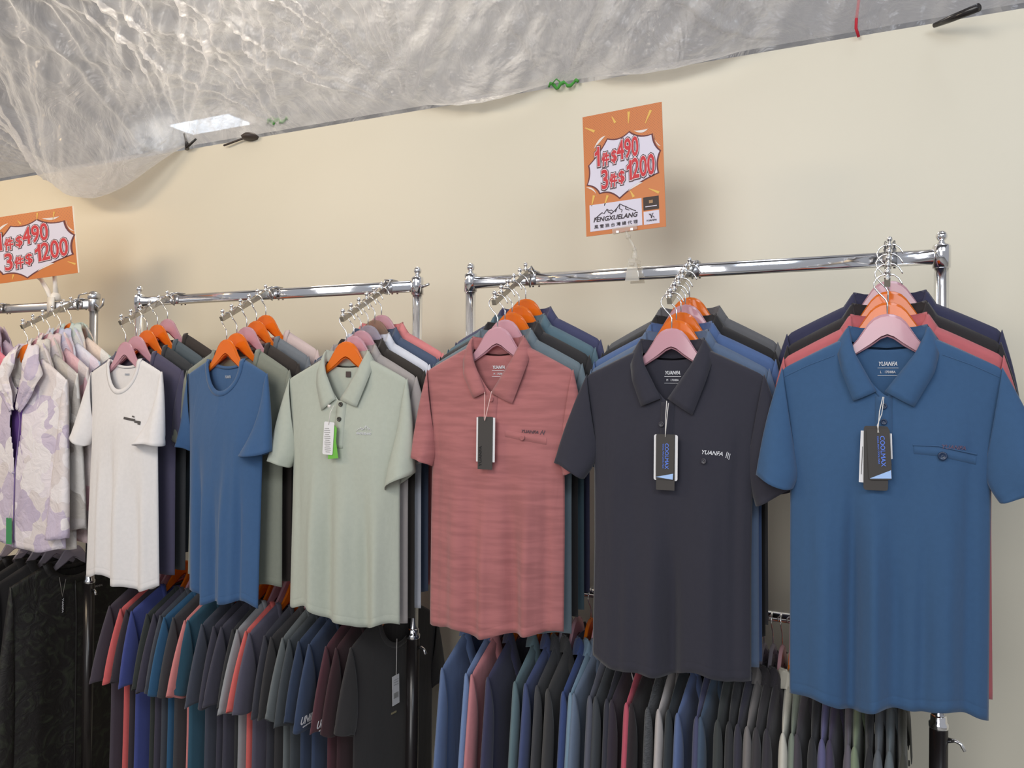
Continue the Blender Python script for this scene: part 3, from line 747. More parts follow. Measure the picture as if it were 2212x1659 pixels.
def hero_rose(loc):
    col = (172, 100, 100)
    g = Garment('polo', 13, S=.206, sz=-.110, L=-.752, dm=.034, bk=.3, amp=.006, tilt=.014, hemw=.010, res=1.4,
                hw=[(-9, .19), (-.75, .186), (-.5, .186), (-.33, .184), (-.22, .196), (-.11, .206), (9, .206)],
                folds=((-.08, .08, .016, -.34, 0), (.30, .10, -.018, -.34, -.15), (.55, .09, .014, -.32, 0), (-.5, .14, .010, -.3, 0), (.78, .06, -.016, -.3, 0), (-.85, .06, -.010, -.15, 0)))
    t, g, mat = build_garment('polo', loc, 0, col, 'dusty rose polo shirt with a plain charcoal hang tag and dark chest logo', 'polo shirts on the display arms', 13, fk='streak', g=g, simple=True,
        cuffL=((.236, -.326), (.180, -.352)), cuffR=((.235, -.335), (.175, -.36)), under=-.285, yoffL=-.014, yoffR=.014)
    g.collar(mat, t, v=(-.010, -.165), tips=((-.050, -.178), (.058, -.190)))
    g.placket(mat, t, z0=-.170, z1=-.32, buttons=(-.18, -.235), bmat=mat)
    p = g.strip('pocket', [(.042, -.262), (.145, -.278)], .018, mat, t, .0014); g.button(.088, -.271, mat, p, .0065)
    dkp = ink('dark_print', (84, 62, 70)); mini(t, g, .105, -.256, .044, .0075, 'YUANFA', dkp, 'printed_logo', rot=-.05)
    bars(t, g, [(.133, -.257, .0018, .012, -.5), (.137, -.259, .0018, .009, .5), (.140, -.256, .0018, .008, -.3)], dkp, 'logo_mark')
    neck_label(t, g, ink('white_print', (215, 205, 210)), 'M')
    ht = empty('hang_tag', (-.004, g.y(0, -.25) - .020, -.222), 0, t); dk = ink('tag_charcoal', (66, 60, 57)); wh = ink('tag_white', (222, 220, 222))
    card('white_card', ht, rrect(.001, -.056, .051, .108, .001), .002, wh)
    card('dark_card', ht, rrect(.001, -.064, .040, .128, .0005), 0, dk)
    letters('tag_lettering', 'YUANFA', ink('tag_dark_ink', (30, 28, 28)), ht, .050, .0075, lambda a, b: (-.012 + a, -.001, -.096 + b), .02, 0, PI / 2)
    MB().tube([(-.008, .012, .060), (-.001, -.002, -.004), (.001, -.003, -.010)], .0009, 6).tube([(.011, .012, .062), (.003, -.002, .0), (.001, -.003, -.010)], .0009, 6).build('tag_string', ink('string_pink', (225, 190, 185)), ht)
    return t
def hero_sage(loc):
    col = (172, 178, 164)
    g = Garment('polo', 14, S=.202, sz=-.105, L=-.750, dm=.036, bk=.25, amp=.006, tilt=-.010, hemw=.012, res=1.4,
                hw=[(-9, .188), (-.76, .186), (-.5, .182), (-.33, .180), (-.22, .192), (-.105, .202), (9, .202)],
                folds=((-.45, .16, .012, -.3, 0), (-.18, .09, -.012, -.3, 0), (.12, .14, .016, -.3, .0), (.48, .09, -.020, -.34, 0), (.72, .08, .016, -.36, 0), (-.8, .08, -.010, -.2, 0)))
    t, g, mat = build_garment('polo', loc, 0, col, 'pale sage green polo shirt with dark buttons and a white and green tag', 'polo shirts on the display arms', 14, g=g, simple=True,
        cuffL=((.258, -.335), (.185, -.350)), cuffR=((.235, -.345), (.150, -.395)), under=-.285, yoffL=-.012, yoffR=-.020)
    g.collar(mat, t, v=(-.006, -.160), tips=((-.058, -.190), (.060, -.178)))
    bm = ink('dark_grey_button', (60, 58, 52), .3); g.placket(mat, t, z0=-.162, z1=-.29, x0=.006, buttons=(-.172, -.212), bmat=bm)
    wp = ink('white_print', (225, 228, 222)); 
    def pl(a, b): q = g.pt(.085 + a, -.235 + b, .003); return q
    mountain(t, pl, .046, .016, wp, .014); mini(t, g, .085, -.248, .044, .006, 'FENGXUELANG', wp, 'printed_logo', shear=.2)
    c = g.pt(.0, -.088, 0, False); card('size_tab', t, rrect(.004, -.090, .016, .016, .001), c.y - .004, ink('tab_dark', (70, 58, 56)))
    ht = empty('hang_tag', (-.006, g.y(0, -.25) - .022, -.225), 0, t); gm = ink('tag_green', (108, 178, 68))
    card('green_card', ht, [(.010, 0), (.020, -.010), (.018, -.045), (.026, -.090), (-.008, -.094), (-.004, -.03)], .002, gm)
    card('white_card', ht, rrect(-.006, -.038, .034, .088, .004, -.06), 0, ink('tag_white', (222, 220, 218)))
    gr = ink('tag_grey_ink', (150, 148, 146)); m = MB()
    for i in range(13): m.box((-.006 - .0045 + .0003 * i, -.0008, -.012 - .0052 * i), (.020 if i % 3 else .014, .0003, .0014))
    m.build('printed_lines', gr, ht, smooth=False)
    MB().tube([(.002, .012, .050), (.000, -.001, .03), (-.004, -.002, -.002)], .0009, 6).box((-.004, 0, .048), (.009, .004, .008)).build('tag_string', ink('string_white', (225, 220, 215)), ht)
    return t
def hero_white(loc):
    g = Garment('tee', 15, S=.192, sz=-.100, nx=.076, nz=-.055, nd=.098, L=-.765, dm=.036, bk=.3, amp=.006, tilt=-.004, hemw=.012, res=1.4,
                hw=[(-9, .198), (-.775, .194), (-.5, .182), (-.33, .175), (-.22, .183), (-.10, .192), (9, .192)],
                folds=((-.38, .09, .014, -.3, 0), (-.10, .09, -.014, -.26, 0), (.22, .16, .014, -.3, 0), (.60, .08, -.014, -.36, .1), (.8, .08, .012, -.34, 0)))
    t, g, mat = build_garment('tee', loc, -.10, (222, 218, 218), 'white crew neck t-shirt with a small dark chest print', 't-shirts on the display arms', 15, g=g,
        cuffL=((.240, -.315), (.175, -.340)), cuffR=((.240, -.320), (.110, -.325)), under=-.265, yoffL=-.02, yoffR=-.03)
    dk = ink('charcoal_print', (78, 74, 74))
    bars(t, g, [(.075, -.246, .052, .0075, -.12), (.110, -.254, .022, .0075, -.12), (.118, -.257, .010, .011, -.12)], dk, 'printed_logo')
    bars(t, g, [(.088, -.237, .004, .004, .6), (.094, -.238, .005, .0045, -.6)], dk, 'logo_mark')
    mini(t, g, .002, -.105, .026, .007, 'YUANFA', ink('grey_print', (170, 165, 165)), 'neck_label', back=True)
    return t
def hero_bluetee(loc):
    g = Garment('tee', 16, S=.186, sz=-.105, nx=.074, nz=-.058, nd=.096, L=-.770, dm=.036, bk=.3, amp=.006, tilt=-.002, hemw=.014, res=1.4,
                hw=[(-9, .158), (-.775, .158), (-.5, .164), (-.33, .168), (-.22, .178), (-.10, .186), (9, .186)],
                folds=((-.50, .09, -.016, -.26, 0), (-.25, .12, .012, -.3, 0), (-.02, .08, -.016, -.36, 0), (.3, .14, .018, -.3, 0), (.62, .07, -.018, -.3, 0)))
    t, g, mat = build_garment('tee', loc, -.13, (48, 88, 134), 'bright blue crew neck t-shirt, foremost on its display arm', 't-shirts on the display arms', 16, g=g,
        cuffL=((.225, -.325), (.168, -.340)), cuffR=((.228, -.325), (.105, -.345)), under=-.28, yoffL=.01, yoffR=-.025)
    mini(t, g, .002, -.112, .028, .009, 'YUANFA', ink('grey_print', (170, 175, 185)), 'neck_label', back=True)
    return t

def hood(t, g, mat, seed, openw=1.0):
    r = random.Random(seed)
    # two lapel-like halves of the hood spreading from the neck, and its slack bag behind
    h = []
    for sg in (-1, 1):
        A = [Vector((sg * .028 * openw, -.010, .000)), Vector((sg * .022 * openw, -.030, -.060)), Vector((sg * .034 * openw, -.040, -.115)), Vector((sg * .014 * openw, -.044, -.175)), Vector((sg * .006, -.040, -.225))]
        B = [Vector((sg * .050, .006, -.004)), Vector((sg * .090, -.016, -.050)), Vector((sg * .128, -.030, -.110)), Vector((sg * .100, -.040, -.160)), Vector((sg * .030, -.042, -.235))]
        V = []; n, m = 20, 12
        for i in range(n):
            t_ = i / (n - 1) * 4; k = min(3, int(t_)); f = t_ - k; a = A[k].lerp(A[k + 1], smooth01(f) * .5 + f * .5); b = B[k].lerp(B[k + 1], smooth01(f) * .5 + f * .5)
            for j in range(m):
                q = j / (m - 1); p = a.lerp(b, q); bul = math.sin(PI * q) * .020 * math.sin(PI * min(1, .15 + i / (n - 1)))
                p.y -= bul + .003 * math.sin(q * 17 + i * .8 + seed); p.z += .003 * math.sin(q * 9 + i * .5)
                V.append(p)
        h.append((V, grid(m, n)))
    mb = MB(); [mb.add(*q) for q in h]
    V = []; n, m = 22, 12
    for i in range(n):
        a = PI * i / (n - 1)
        for j in range(m):
            q = j / (m - 1); rad = .055 + .062 * math.sin(PI * (.15 + .85 * q) * .62)
            x = -math.cos(a) * rad * (1.0 + .12 * q); z = -.002 - .135 * q + .006 * math.sin(a * 3 + seed) ; y = .004 + math.sin(a) * (.018 + .012 * math.sin(PI * q)) + .003 * math.sin(a * 9 + q * 6 + seed)
            V.append((x, y, z))
    mb.add(V, grid(m, n))
    return mb.build('hood', mat, t, thick=.0015)
def jacket(loc, rz, mat, label, seed, front=False, lining=None, dark=False, res=.7, group='hooded jackets on the display arms', big=1.0):
    L = -.70 if front else -.72
    g = Garment('jacket', seed, S=.215, sz=-.125, L=L, dm=.034 if front else .020, amp=.006 if front else .004, res=1.3 if front else res, nd=.11, hemw=.008,
                hw=[(-9, .225), (L, .222), (-.4, .205), (-.3, .20), (-.2, .208), (-.125, .215), (9, .215)], nf=2.2)
    t = empty('hooded_jacket', loc, rz); tag(t, label, 'jacket', group)
    gap = None
    if front: gap = lambda z: (-.004, .004 + .030 * math.exp(-((z + .27) / .10) ** 2))
    g.body(mat, t, gap=gap)
    th = (.014, .024) if front else (.010, .016)
    g.sleeve(-1, mat, t, ((.275, -.655), (.19, -.665)), -.31, th, -.012 if front else 0, seed, long=True)
    g.sleeve(1, mat, t, ((.268, -.650), (.165, -.655)), -.31, th, -.028 if front else 0, seed + 1, long=True)
    hood(t, g, mat, seed, 1.0 if front else .6)
    if front:
        n = 20; V = []
        for i in range(n):
            z = -.12 - .5 * i / (n - 1)
            for x in (-.07, -.03, 0, .03, .07): V.append((x, -.006, z))
        mk('lining', V, grid(5, n), lining, t)
        P = [(x, g.y(0, z) - .002, z) for x, z in [(.008, -.22), (.022, -.27), (.012, -.36), (.0, -.44), (-.002, -.55), (-.002, -.685)]]
        MB().tube(P, .0022, 6).build('zip', ink('zip_lilac', (120, 100, 150)), t)
        MB().ball((-.002, g.y(0, -.445) - .006, -.445), .005).build('zip_pull', ink('zip_lilac2', (170, 160, 185)), t)
    else:
        P = [(0, g.y(0, z) - .002, z) for z in np.linspace(-.2, L + .02, 20)]
        MB().tube(P, .002, 6).build('zip', ink('zip_dark' if dark else 'zip_pale', (30, 30, 30) if dark else (190, 185, 190)), t)
    return t, g

HG = 'hangers on the display arms'
POLO = 'polo shirts on the display arms'; TEE = 't-shirts on the display arms'
# arm: x, z shift, first front builder, [(y, hanger colour, garment colour, colour words, kind)]
def arm(x, arm_label, items, what, dz=0):
    DZ[0] = dz
    display_arm(x, arm_label)
    n = len(items); r = random.Random(int(-x * 100))
    ys = np.linspace(-.560, -.398, n) if n > 1 else [-.56]
    ordw = ['', 'second', 'third', 'fourth', 'fifth', 'sixth']
    for i, (hc, bld, words, kind) in enumerate(items):
        y = float(ys[i]); z = armz(y) + .0085 - .0805 + .0017
        rz = r.uniform(-.02, .02) if i else {'teal blue polo': .05, 'white t-shirt': -.10, 'bright blue t-shirt': -.13}.get(what, 0)
        last = i == n - 1
        hw_ = {'orange': 'orange translucent', 'pink': 'pink translucent', 'clear': 'pale lilac clear', 'smoke': 'brownish clear'}[hc]
        if i == 0: hl = '%s hanger holding the %s' % (hw_, words)
        else: hl = '%s hanger, %s in line behind the %s' % (hw_, ordw[i], what)
        hanger('hanger', (x, y, z), rz, hc, hl, HG)
        if callable(bld): bld((x, y, z)); continue
        sd = PSEED[0] = PSEED[0] + 1
        lb = '%s %s, %s in line behind the %s' % (words, {'polo': 'polo shirt', 'tee': 't-shirt', 'jacket': 'hooded jacket'}[kind], ordw[i], what)
        if kind == 'jacket': jacket((x, y, z), rz, bld, lb, sd)
        else:
            fk = 'knit'
            build_garment(kind, (x, y, z), rz, bld, lb, POLO if kind == 'polo' else TEE, sd, fk, S=.212 + r.uniform(-.004, .006), L=-.76 + r.uniform(-.02, .015) - (.012 if kind == 'polo' else 0), dm=.015, amp=.0022)
W_ = dict
arm(-.040, 'sloping chrome display arm carrying the teal blue polo', [
    (PK, hero_blue, 'teal blue polo with the pocket', 'polo'), (OR, (194, 92, 98), 'coral', 'polo'), (OR, (44, 40, 42), 'black', 'polo'), (PK, (52, 52, 82), 'navy', 'polo')], 'teal blue polo', 0.018)
arm(-.480, 'sloping chrome display arm carrying the dark navy polo', [
    (PK, hero_navy, 'dark navy polo with the white logo', 'polo'), (OR, (84, 104, 134), 'slate blue', 'polo'), (OR, (70, 98, 148), 'mid blue', 'polo'), (PK, (38, 36, 38), 'black', 'polo'), (OR, (94, 94, 98), 'charcoal grey', 'polo')], 'dark navy polo')
arm(-.920, 'sloping chrome display arm carrying the dusty rose polo', [
    (PK, hero_rose, 'dusty rose polo', 'polo'), (PK, (100, 116, 126), 'slate grey', 'polo'), (OR, (46, 44, 46), 'black', 'polo'), (OR, (82, 110, 124), 'grey teal', 'polo'), (OR, (66, 68, 104), 'indigo', 'polo')], 'dusty rose polo', 0.014)
arm(-1.385, 'sloping chrome display arm carrying the sage green polo', [
    (OR, hero_sage, 'sage green polo', 'polo'), (PK, (160, 152, 150), 'taupe grey', 'polo'), (PK, (52, 46, 42), 'black', 'polo'), (CL, (212, 214, 226), 'white', 'polo'), (SM, (72, 86, 114), 'slate navy', 'polo'), (PK, (226, 128, 128), 'salmon coral', 'polo')], 'sage green polo', -0.014)
arm(-1.828, 'sloping chrome display arm carrying the bright blue t-shirt', [
    (OR, hero_bluetee, 'bright blue t-shirt', 'tee'), (OR, (128, 132, 118), 'olive grey', 'tee'), (PK, (54, 47, 44), 'black', 'tee'), (OR, (112, 118, 126), 'slate grey', 'tee'), (OR, (212, 188, 184), 'pale pink', 'tee')], 'bright blue t-shirt')
arm(-2.266, 'sloping chrome display arm carrying the white t-shirt', [
    (PK, hero_white, 'white crew neck t-shirt', 'tee'), (PK, (72, 68, 94), 'dusky navy', 'tee'), (OR, (54, 56, 60), 'charcoal', 'tee'), (OR, (78, 90, 98), 'dark slate', 'tee'), (PK, (58, 50, 46), 'black', 'tee')], 'white t-shirt')
cam_l = camo('lilac_camouflage_nylon', [(222, 214, 220), (196, 184, 202), (214, 205, 205), (226, 220, 222), (188, 176, 196)])
cam_g = camo('grey_camouflage_nylon', [(206, 200, 194), (184, 178, 172), (216, 212, 208), (190, 184, 182)])
cam_p = camo('pink_camouflage_nylon', [(222, 198, 200), (214, 174, 182), (226, 214, 212), (206, 196, 198)])
cam_b = camo('blue_camouflage_nylon', [(198, 196, 218), (214, 214, 226), (186, 198, 216), (220, 208, 222)])
cam_m = camo('mint_peach_camouflage_nylon', [(206, 214, 206), (222, 204, 192), (192, 210, 204), (220, 218, 214)])
lil = camo('lilac_nylon', [(178, 162, 182), (188, 172, 190)]); pnk = camo('pink_nylon', [(222, 128, 146), (228, 140, 156)]); crm = camo('cream_nylon', [(222, 206, 186), (228, 214, 196)])
def hero_jacket(loc):
    t, g = jacket(loc, 0, cam_l, 'white and lilac camouflage hooded jacket, half unzipped over a purple lining', 31, True, plain('purple_lining', s2l((112, 78, 150)), .6))
    ht = empty('hang_tag', (-.012, g.y(0, -.6) - .012, -.60), 0, t)
    card('green_card', ht, rrect(0, -.045, .030, .090, .002, .02), 0, ink('tag_deep_green', (62, 138, 88)))
    MB().tube([(.004, .002, .03), (0, 0, -.004)], .0009, 6).build('tag_string', ink('string_white', (225, 220, 215)), ht)
arm(-2.765, 'sloping display arm carrying the half unzipped camouflage jacket', [
    (OR, hero_jacket, 'half unzipped camouflage jacket', 'jacket'), (PK, cam_g, 'grey camouflage', 'jacket'), (PK, cam_p, 'pink camouflage', 'jacket'), (PK, cam_b, 'pale blue camouflage', 'jacket'), (OR, cam_m, 'mint and peach', 'jacket')], 'half unzipped jacket')
DZ[0] = 0
display_arm(-3.24, 'display arm of the plain lilac jacket, at the photo edge')
for y, hc, m_, wd in [(-.40, PK, lil, 'plain lilac'), (-.445, PK, pnk, 'bright pink'), (-.490, OR, crm, 'cream')]:
    z = armz(y) + .0085 - .0788
    hanger('hanger', (-3.24, y, z), 0, hc, 'hanger of the %s hooded jacket at the left photo edge' % wd, HG)
    PSEED[0] += 1; jacket((-3.24, y, z), 0, m_, '%s hooded jacket partly cut off by the left photo edge' % wd, PSEED[0])

# ================================================================== garments on the lower rails
LOWA = [(944, (86, 108, 150), 'steel blue'), (991, (104, 130, 176), 'light steel blue'), (1009, (190, 116, 122), 'salmon pink'), (1043, (58, 58, 88), 'navy'), (1096, (88, 112, 120), 'grey teal'),
        (1130, (62, 74, 116), 'royal navy'), (1147, (62, 62, 66), 'charcoal'), (1171, (64, 62, 62), 'dark grey'), (1203, (50, 70, 122), 'deep blue'), (1218, (108, 136, 158), 'pale slate blue'),
        (1235, (96, 112, 136), 'slate blue'), (1257, (84, 86, 100), 'grey mauve'), (1276, (62, 66, 72), 'dark slate'), (1296, (50, 50, 62), 'ink navy', 's'), (1320, (52, 44, 56), 'dark plum', 's'),
        (1343, (190, 74, 96), 'raspberry red', 's'), (1366, (46, 36, 40), 'maroon black'), (1389, (80, 82, 86), 'flecked grey', 'm'), (1416, (176, 168, 166), 'oatmeal'), (1440, (48, 54, 60), 'blackish green'),
        (1468, (84, 104, 150), 'denim blue'), (1495, (72, 74, 108), 'violet navy'), (1516, (64, 84, 108), 'petrol blue'), (1540, (60, 64, 64), 'dark olive'), (1563, (50, 50, 54), 'soot black'),
        (1591, (54, 52, 66), 'midnight'), (1612, (118, 112, 110), 'taupe'), (1634, (60, 56, 60), 'graphite'), (1652, (54, 50, 58), 'dark aubergine'), (1672, (196, 192, 178), 'off-white'),
        (1692, (120, 130, 116), 'sage'), (1713, (72, 66, 74), 'purplish grey'), (1736, (46, 46, 50), 'jet black'), (1758, (94, 92, 136), 'lavender blue'), (1779, (70, 62, 88), 'deep purple'),
        (1799, (98, 92, 104), 'mauve grey'), (1827, (122, 136, 108), 'moss green'), (1868, (42, 42, 46), 'raven black'), (1894, (92, 98, 106), 'storm grey'), (1921, (98, 108, 114), 'pewter grey'), (1946, (64, 64, 56), 'olive black')]
HA = [OR, OR, PK, OR, OR, OR, CL, PK, OR, PK, CL, PK, PK, CL, CL, PK, CL, CL, PK, PK, OR, OR, PK, OR, OR, PK, CL, CL, PK, OR, PK, OR, OR, PK, OR, CL, PK, OR, OR, OR, OR]
LOWB = [(217, (70, 62, 74), 'plum grey'), (246, (208, 84, 84), 'coral red'), (257, (56, 48, 56), 'dark plum'), (272, (58, 70, 140), 'royal blue'), (300, (50, 54, 52), 'blackish green'), (312, (62, 58, 74), 'dusky purple'),
        (325, (66, 70, 80), 'slate black'), (342, (30, 84, 122), 'teal blue'), (358, (62, 62, 66), 'charcoal'), (380, (206, 118, 116), 'salmon pink'), (392, (38, 84, 106), 'deep teal'),
        (423, (66, 70, 84), 'slate grey'), (446, (60, 58, 72), 'ink purple'), (466, (64, 62, 76), 'dark violet'), (484, (48, 48, 50), 'black'), (496, (140, 142, 146), 'light grey'), (514, (214, 88, 82), 'bright coral'),
        (528, (84, 80, 98), 'mauve grey'), (553, (56, 56, 66), 'dark slate'), (580, (52, 50, 52), 'soot black'), (592, (98, 104, 106), 'pebble grey'), (614, (64, 70, 76), 'graphite'), (636, (48, 62, 88), 'dark navy'),
        (652, (52, 68, 98), 'navy'), (686, (84, 44, 54), 'maroon'), (712, (62, 36, 42), 'dark wine')]
def low_rail(lst, hcs, kind, long, words, rail, lo, hi, y0=1500):
    n = len(lst); lastx = None; r = random.Random(n)
    grp = '%ss on the lower rail of the %s' % (words, rail)
    for i, it in enumerate(lst):
        px, col, nm = it[:3]; x = at(px, y0, -.575).x; x = min(max(x, lo), hi)
        if lastx is not None: x = max(x, lastx + .021)
        lastx = x
        pr = lst[i - 1][2] if i else None; nx_ = lst[i + 1][2] if i < n - 1 else None
        if pr and nx_: lb = '%s %s between %s and %s ones on the lower rail' % (nm, words, pr, nx_)
        elif nx_: lb = '%s %s ending the lower rail, beside the %s one' % (nm, words, nx_)
        else: lb = '%s %s ending the lower rail, beside the %s one' % (nm, words, pr)
        yaw = PI / 2 + r.uniform(-.05, .05); z = HL + .0128 - .0805 + .0017; y = YB + r.uniform(-.006, .006)
        hc = hcs[i % len(hcs)]
        hw_ = {'orange': 'orange', 'pink': 'pink', 'clear': 'clear lilac', 'smoke': 'brown'}[hc]
        hanger('hanger', (x, YB, z), yaw, hc, '%s hanger of the %s %s on the lower rail' % (hw_, nm, words), 'hangers on the lower rail of the ' + rail)
        st = ink('white_print2', (220, 215, 215)) if len(it) > 3 and it[3] == 's' else None
        fk = 'melange' if len(it) > 3 and it[3] == 'm' else 'knit'
        t, g, m = build_garment(kind, (x, YB, z - .010), yaw, col, lb, grp, 400 + i + (50 if kind == 'tee' else 0), fk, long=long, res=.55, stripe=st, dm=.0105, amp=.0018, S=.205 + r.uniform(-.006, .006), L=-.70, under=-.27)
        yield i, t, g, m, x
UN = None
for i, t, g, m, x in low_rail(LOWA, HA, 'polo', True, 'long-sleeved polo', 'right rack', -1.075, .030): pass
for i, t, g, m, x in low_rail(LOWB, [OR, PK, PK, OR, OR, PK, OR], 'tee', False, 'short-sleeved tee', 'middle rack', -2.43, -1.40, 1400):
    if LOWB[i][2] in ('navy', 'maroon'):
        wp = ink('white_print', (215, 215, 218))
        pl = lambda a, b: (-.236 + a, -.0245, -.305 + b)
        letters('sleeve_print', 'UNIIII', wp, t, .060, .021, pl, .02, .35, -.05)
        mb = MB()
        for q in range(7): mb.box((-.256 + .0065 * q, -.0245, -.3215 + .0003 * q), (.0045, .0006, .0030))
        mb.build('sleeve_print_line', wp, t, smooth=False)
# last black tee of the middle rack, its front in view
zl = HL + .0128 - .0805 + .0017
hanger('hanger', (-1.352, YB, zl), PI / 2 - .06, OR, 'orange hanger of the black tee at the end of the lower rail', 'hangers on the lower rail of the middle rack')
t, g, m = build_garment('tee', (-1.352, YB, zl), PI / 2 - .06, (50, 47, 48), 'black tee with a white barcode tag, front in view beside the black post', 'short-sleeved tees on the lower rail of the middle rack', 590, res=1.0, dm=.014, amp=.003, L=-.72)
ht = empty('hang_tag', (-.035, -.028, -.235), 0, t); card('white_card', ht, rrect(0, -.04, .032, .085, .001, .04), 0, ink('tag_white', (222, 220, 218)))
mb = MB()
for i in range(10): mb.box((-.010 + .0022 * i, -.0008, -.055), (.0010 if i % 3 else .0016, .0003, .016))
for i in range(3): mb.box((0, -.0008, -.010 - .007 * i), (.022, .0003, .001))
mb.build('barcode', ink('tag_grey_ink', (150, 148, 146)), ht, smooth=False)
MB().tube([(.02, .014, .10), (0, 0, -.002)], .0009, 6).build('tag_string', ink('string_white', (225, 220, 215)), ht)
mini(t, g, -.03, -.345, .026, .006, 'YUANFA', ink('khaki_print', (150, 140, 110)), 'printed_logo')

# black jackets on the lower rail of the grey rack
def mesh_black():
    m, nt, b, o = nodes('black_mesh_nylon'); L = nt.links.new; N = nt.nodes.new
    tc = N('ShaderNodeTexCoord'); v = N('ShaderNodeTexNoise'); v.inputs['Scale'].default_value = 16; v.inputs['Detail'].default_value = 5; v.inputs['Distortion'].default_value = 2.5; L(tc.outputs['Object'], v.inputs['Vector'])
    r = N('ShaderNodeValToRGB'); L(v.outputs['Fac'], r.inputs[0]); r.color_ramp.elements[0].position = .50; r.color_ramp.elements[0].color = (.010, .008, .008, 1); r.color_ramp.elements[1].position = .72; r.color_ramp.elements[1].color = (.030, .035, .022, 1)
    L(r.outputs[0], b.inputs['Base Color']); b.inputs['Roughness'].default_value = .6
    bp = N('ShaderNodeBump'); bp.inputs['Strength'].default_value = .5; bp.inputs['Distance'].default_value = .008; L(v.outputs['Fac'], bp.inputs['Height']); L(bp.outputs[0], b.inputs['Normal'])
    return m
MBK = mesh_black(); BKJ = fabric((44, 41, 42), 'plain')
for i, (x, m_, lb) in enumerate([(-2.80, MBK, 'large black patterned zip jacket with a white tag, front facing the room'), (-2.90, BKJ, 'plain black jacket directly behind the large patterned one'), (-2.97, BKJ, 'black jacket second behind the large patterned one'),
                                 (-3.05, MBK, 'black patterned jacket third behind the large patterned one'), (-3.14, BKJ, 'black jacket fourth behind the large patterned one')]):
    hanger('hanger', (x, YB, zl), PI / 2 - .10 if i == 0 else PI / 2, CL, 'clear hanger of the %s' % lb.split(' with')[0].replace('large black patterned zip jacket', 'front black jacket'), 'hangers on the lower rail of the grey rack')
    g = Garment('jacket', 700 + i, S=.225, sz=-.115, L=-.93, dm=.026 if i == 0 else .018, amp=.006, res=1.0, nd=.06, hw=[(-9, .24), (-.7, .24), (-.3, .225), (-.115, .225), (9, .225)])
    t = empty('zip_jacket', (x, YB, zl), PI / 2 - .10 if i == 0 else PI / 2); tag(t, lb, 'jacket', 'black jackets on the lower rail of the grey rack')
    g.body(m_, t); g.neckband(m_, t, .03)
    for sd in (-1, 1): g.sleeve(sd, m_, t, ((.285, -.78), (.20, -.79)), -.31, (.014, .022), 0, 700 + i, long=True)
    P = [(0, g.y(0, z) - .002, z) for z in np.linspace(-.13, -.90, 24)]
    MB().tube(P, .0028, 6).build('zip', ink('zip_dark', (36, 34, 34), .4), t)
    if i == 0:
        ht = empty('hang_tag', (-.055, g.y(-.2, -.2) - .010, -.175), 0, t)
        card('dark_card', ht, rrect(0, -.035, .016, .075, .001), 0, ink('tag_black', (26, 24, 24)))
        letters('tag_lettering', 'YUANFA', ink('white_print', (205, 205, 210)), ht, .052, .006, lambda a, b: (.002 + a, -.001, -.035 + b), .01, 0, -PI / 2)
        MB().tube([(-.012, 0, .07), (0, -.001, -.002)], .0009, 6).tube([(.012, 0, .06), (0, -.001, -.002)], .0009, 6).build('tag_string', ink('string_grey', (130, 125, 120)), ht)
        mini(t, g, .085, -.168, .045, .008, 'YUANFA', ink('grey_print2', (140, 136, 134)), 'printed_logo')

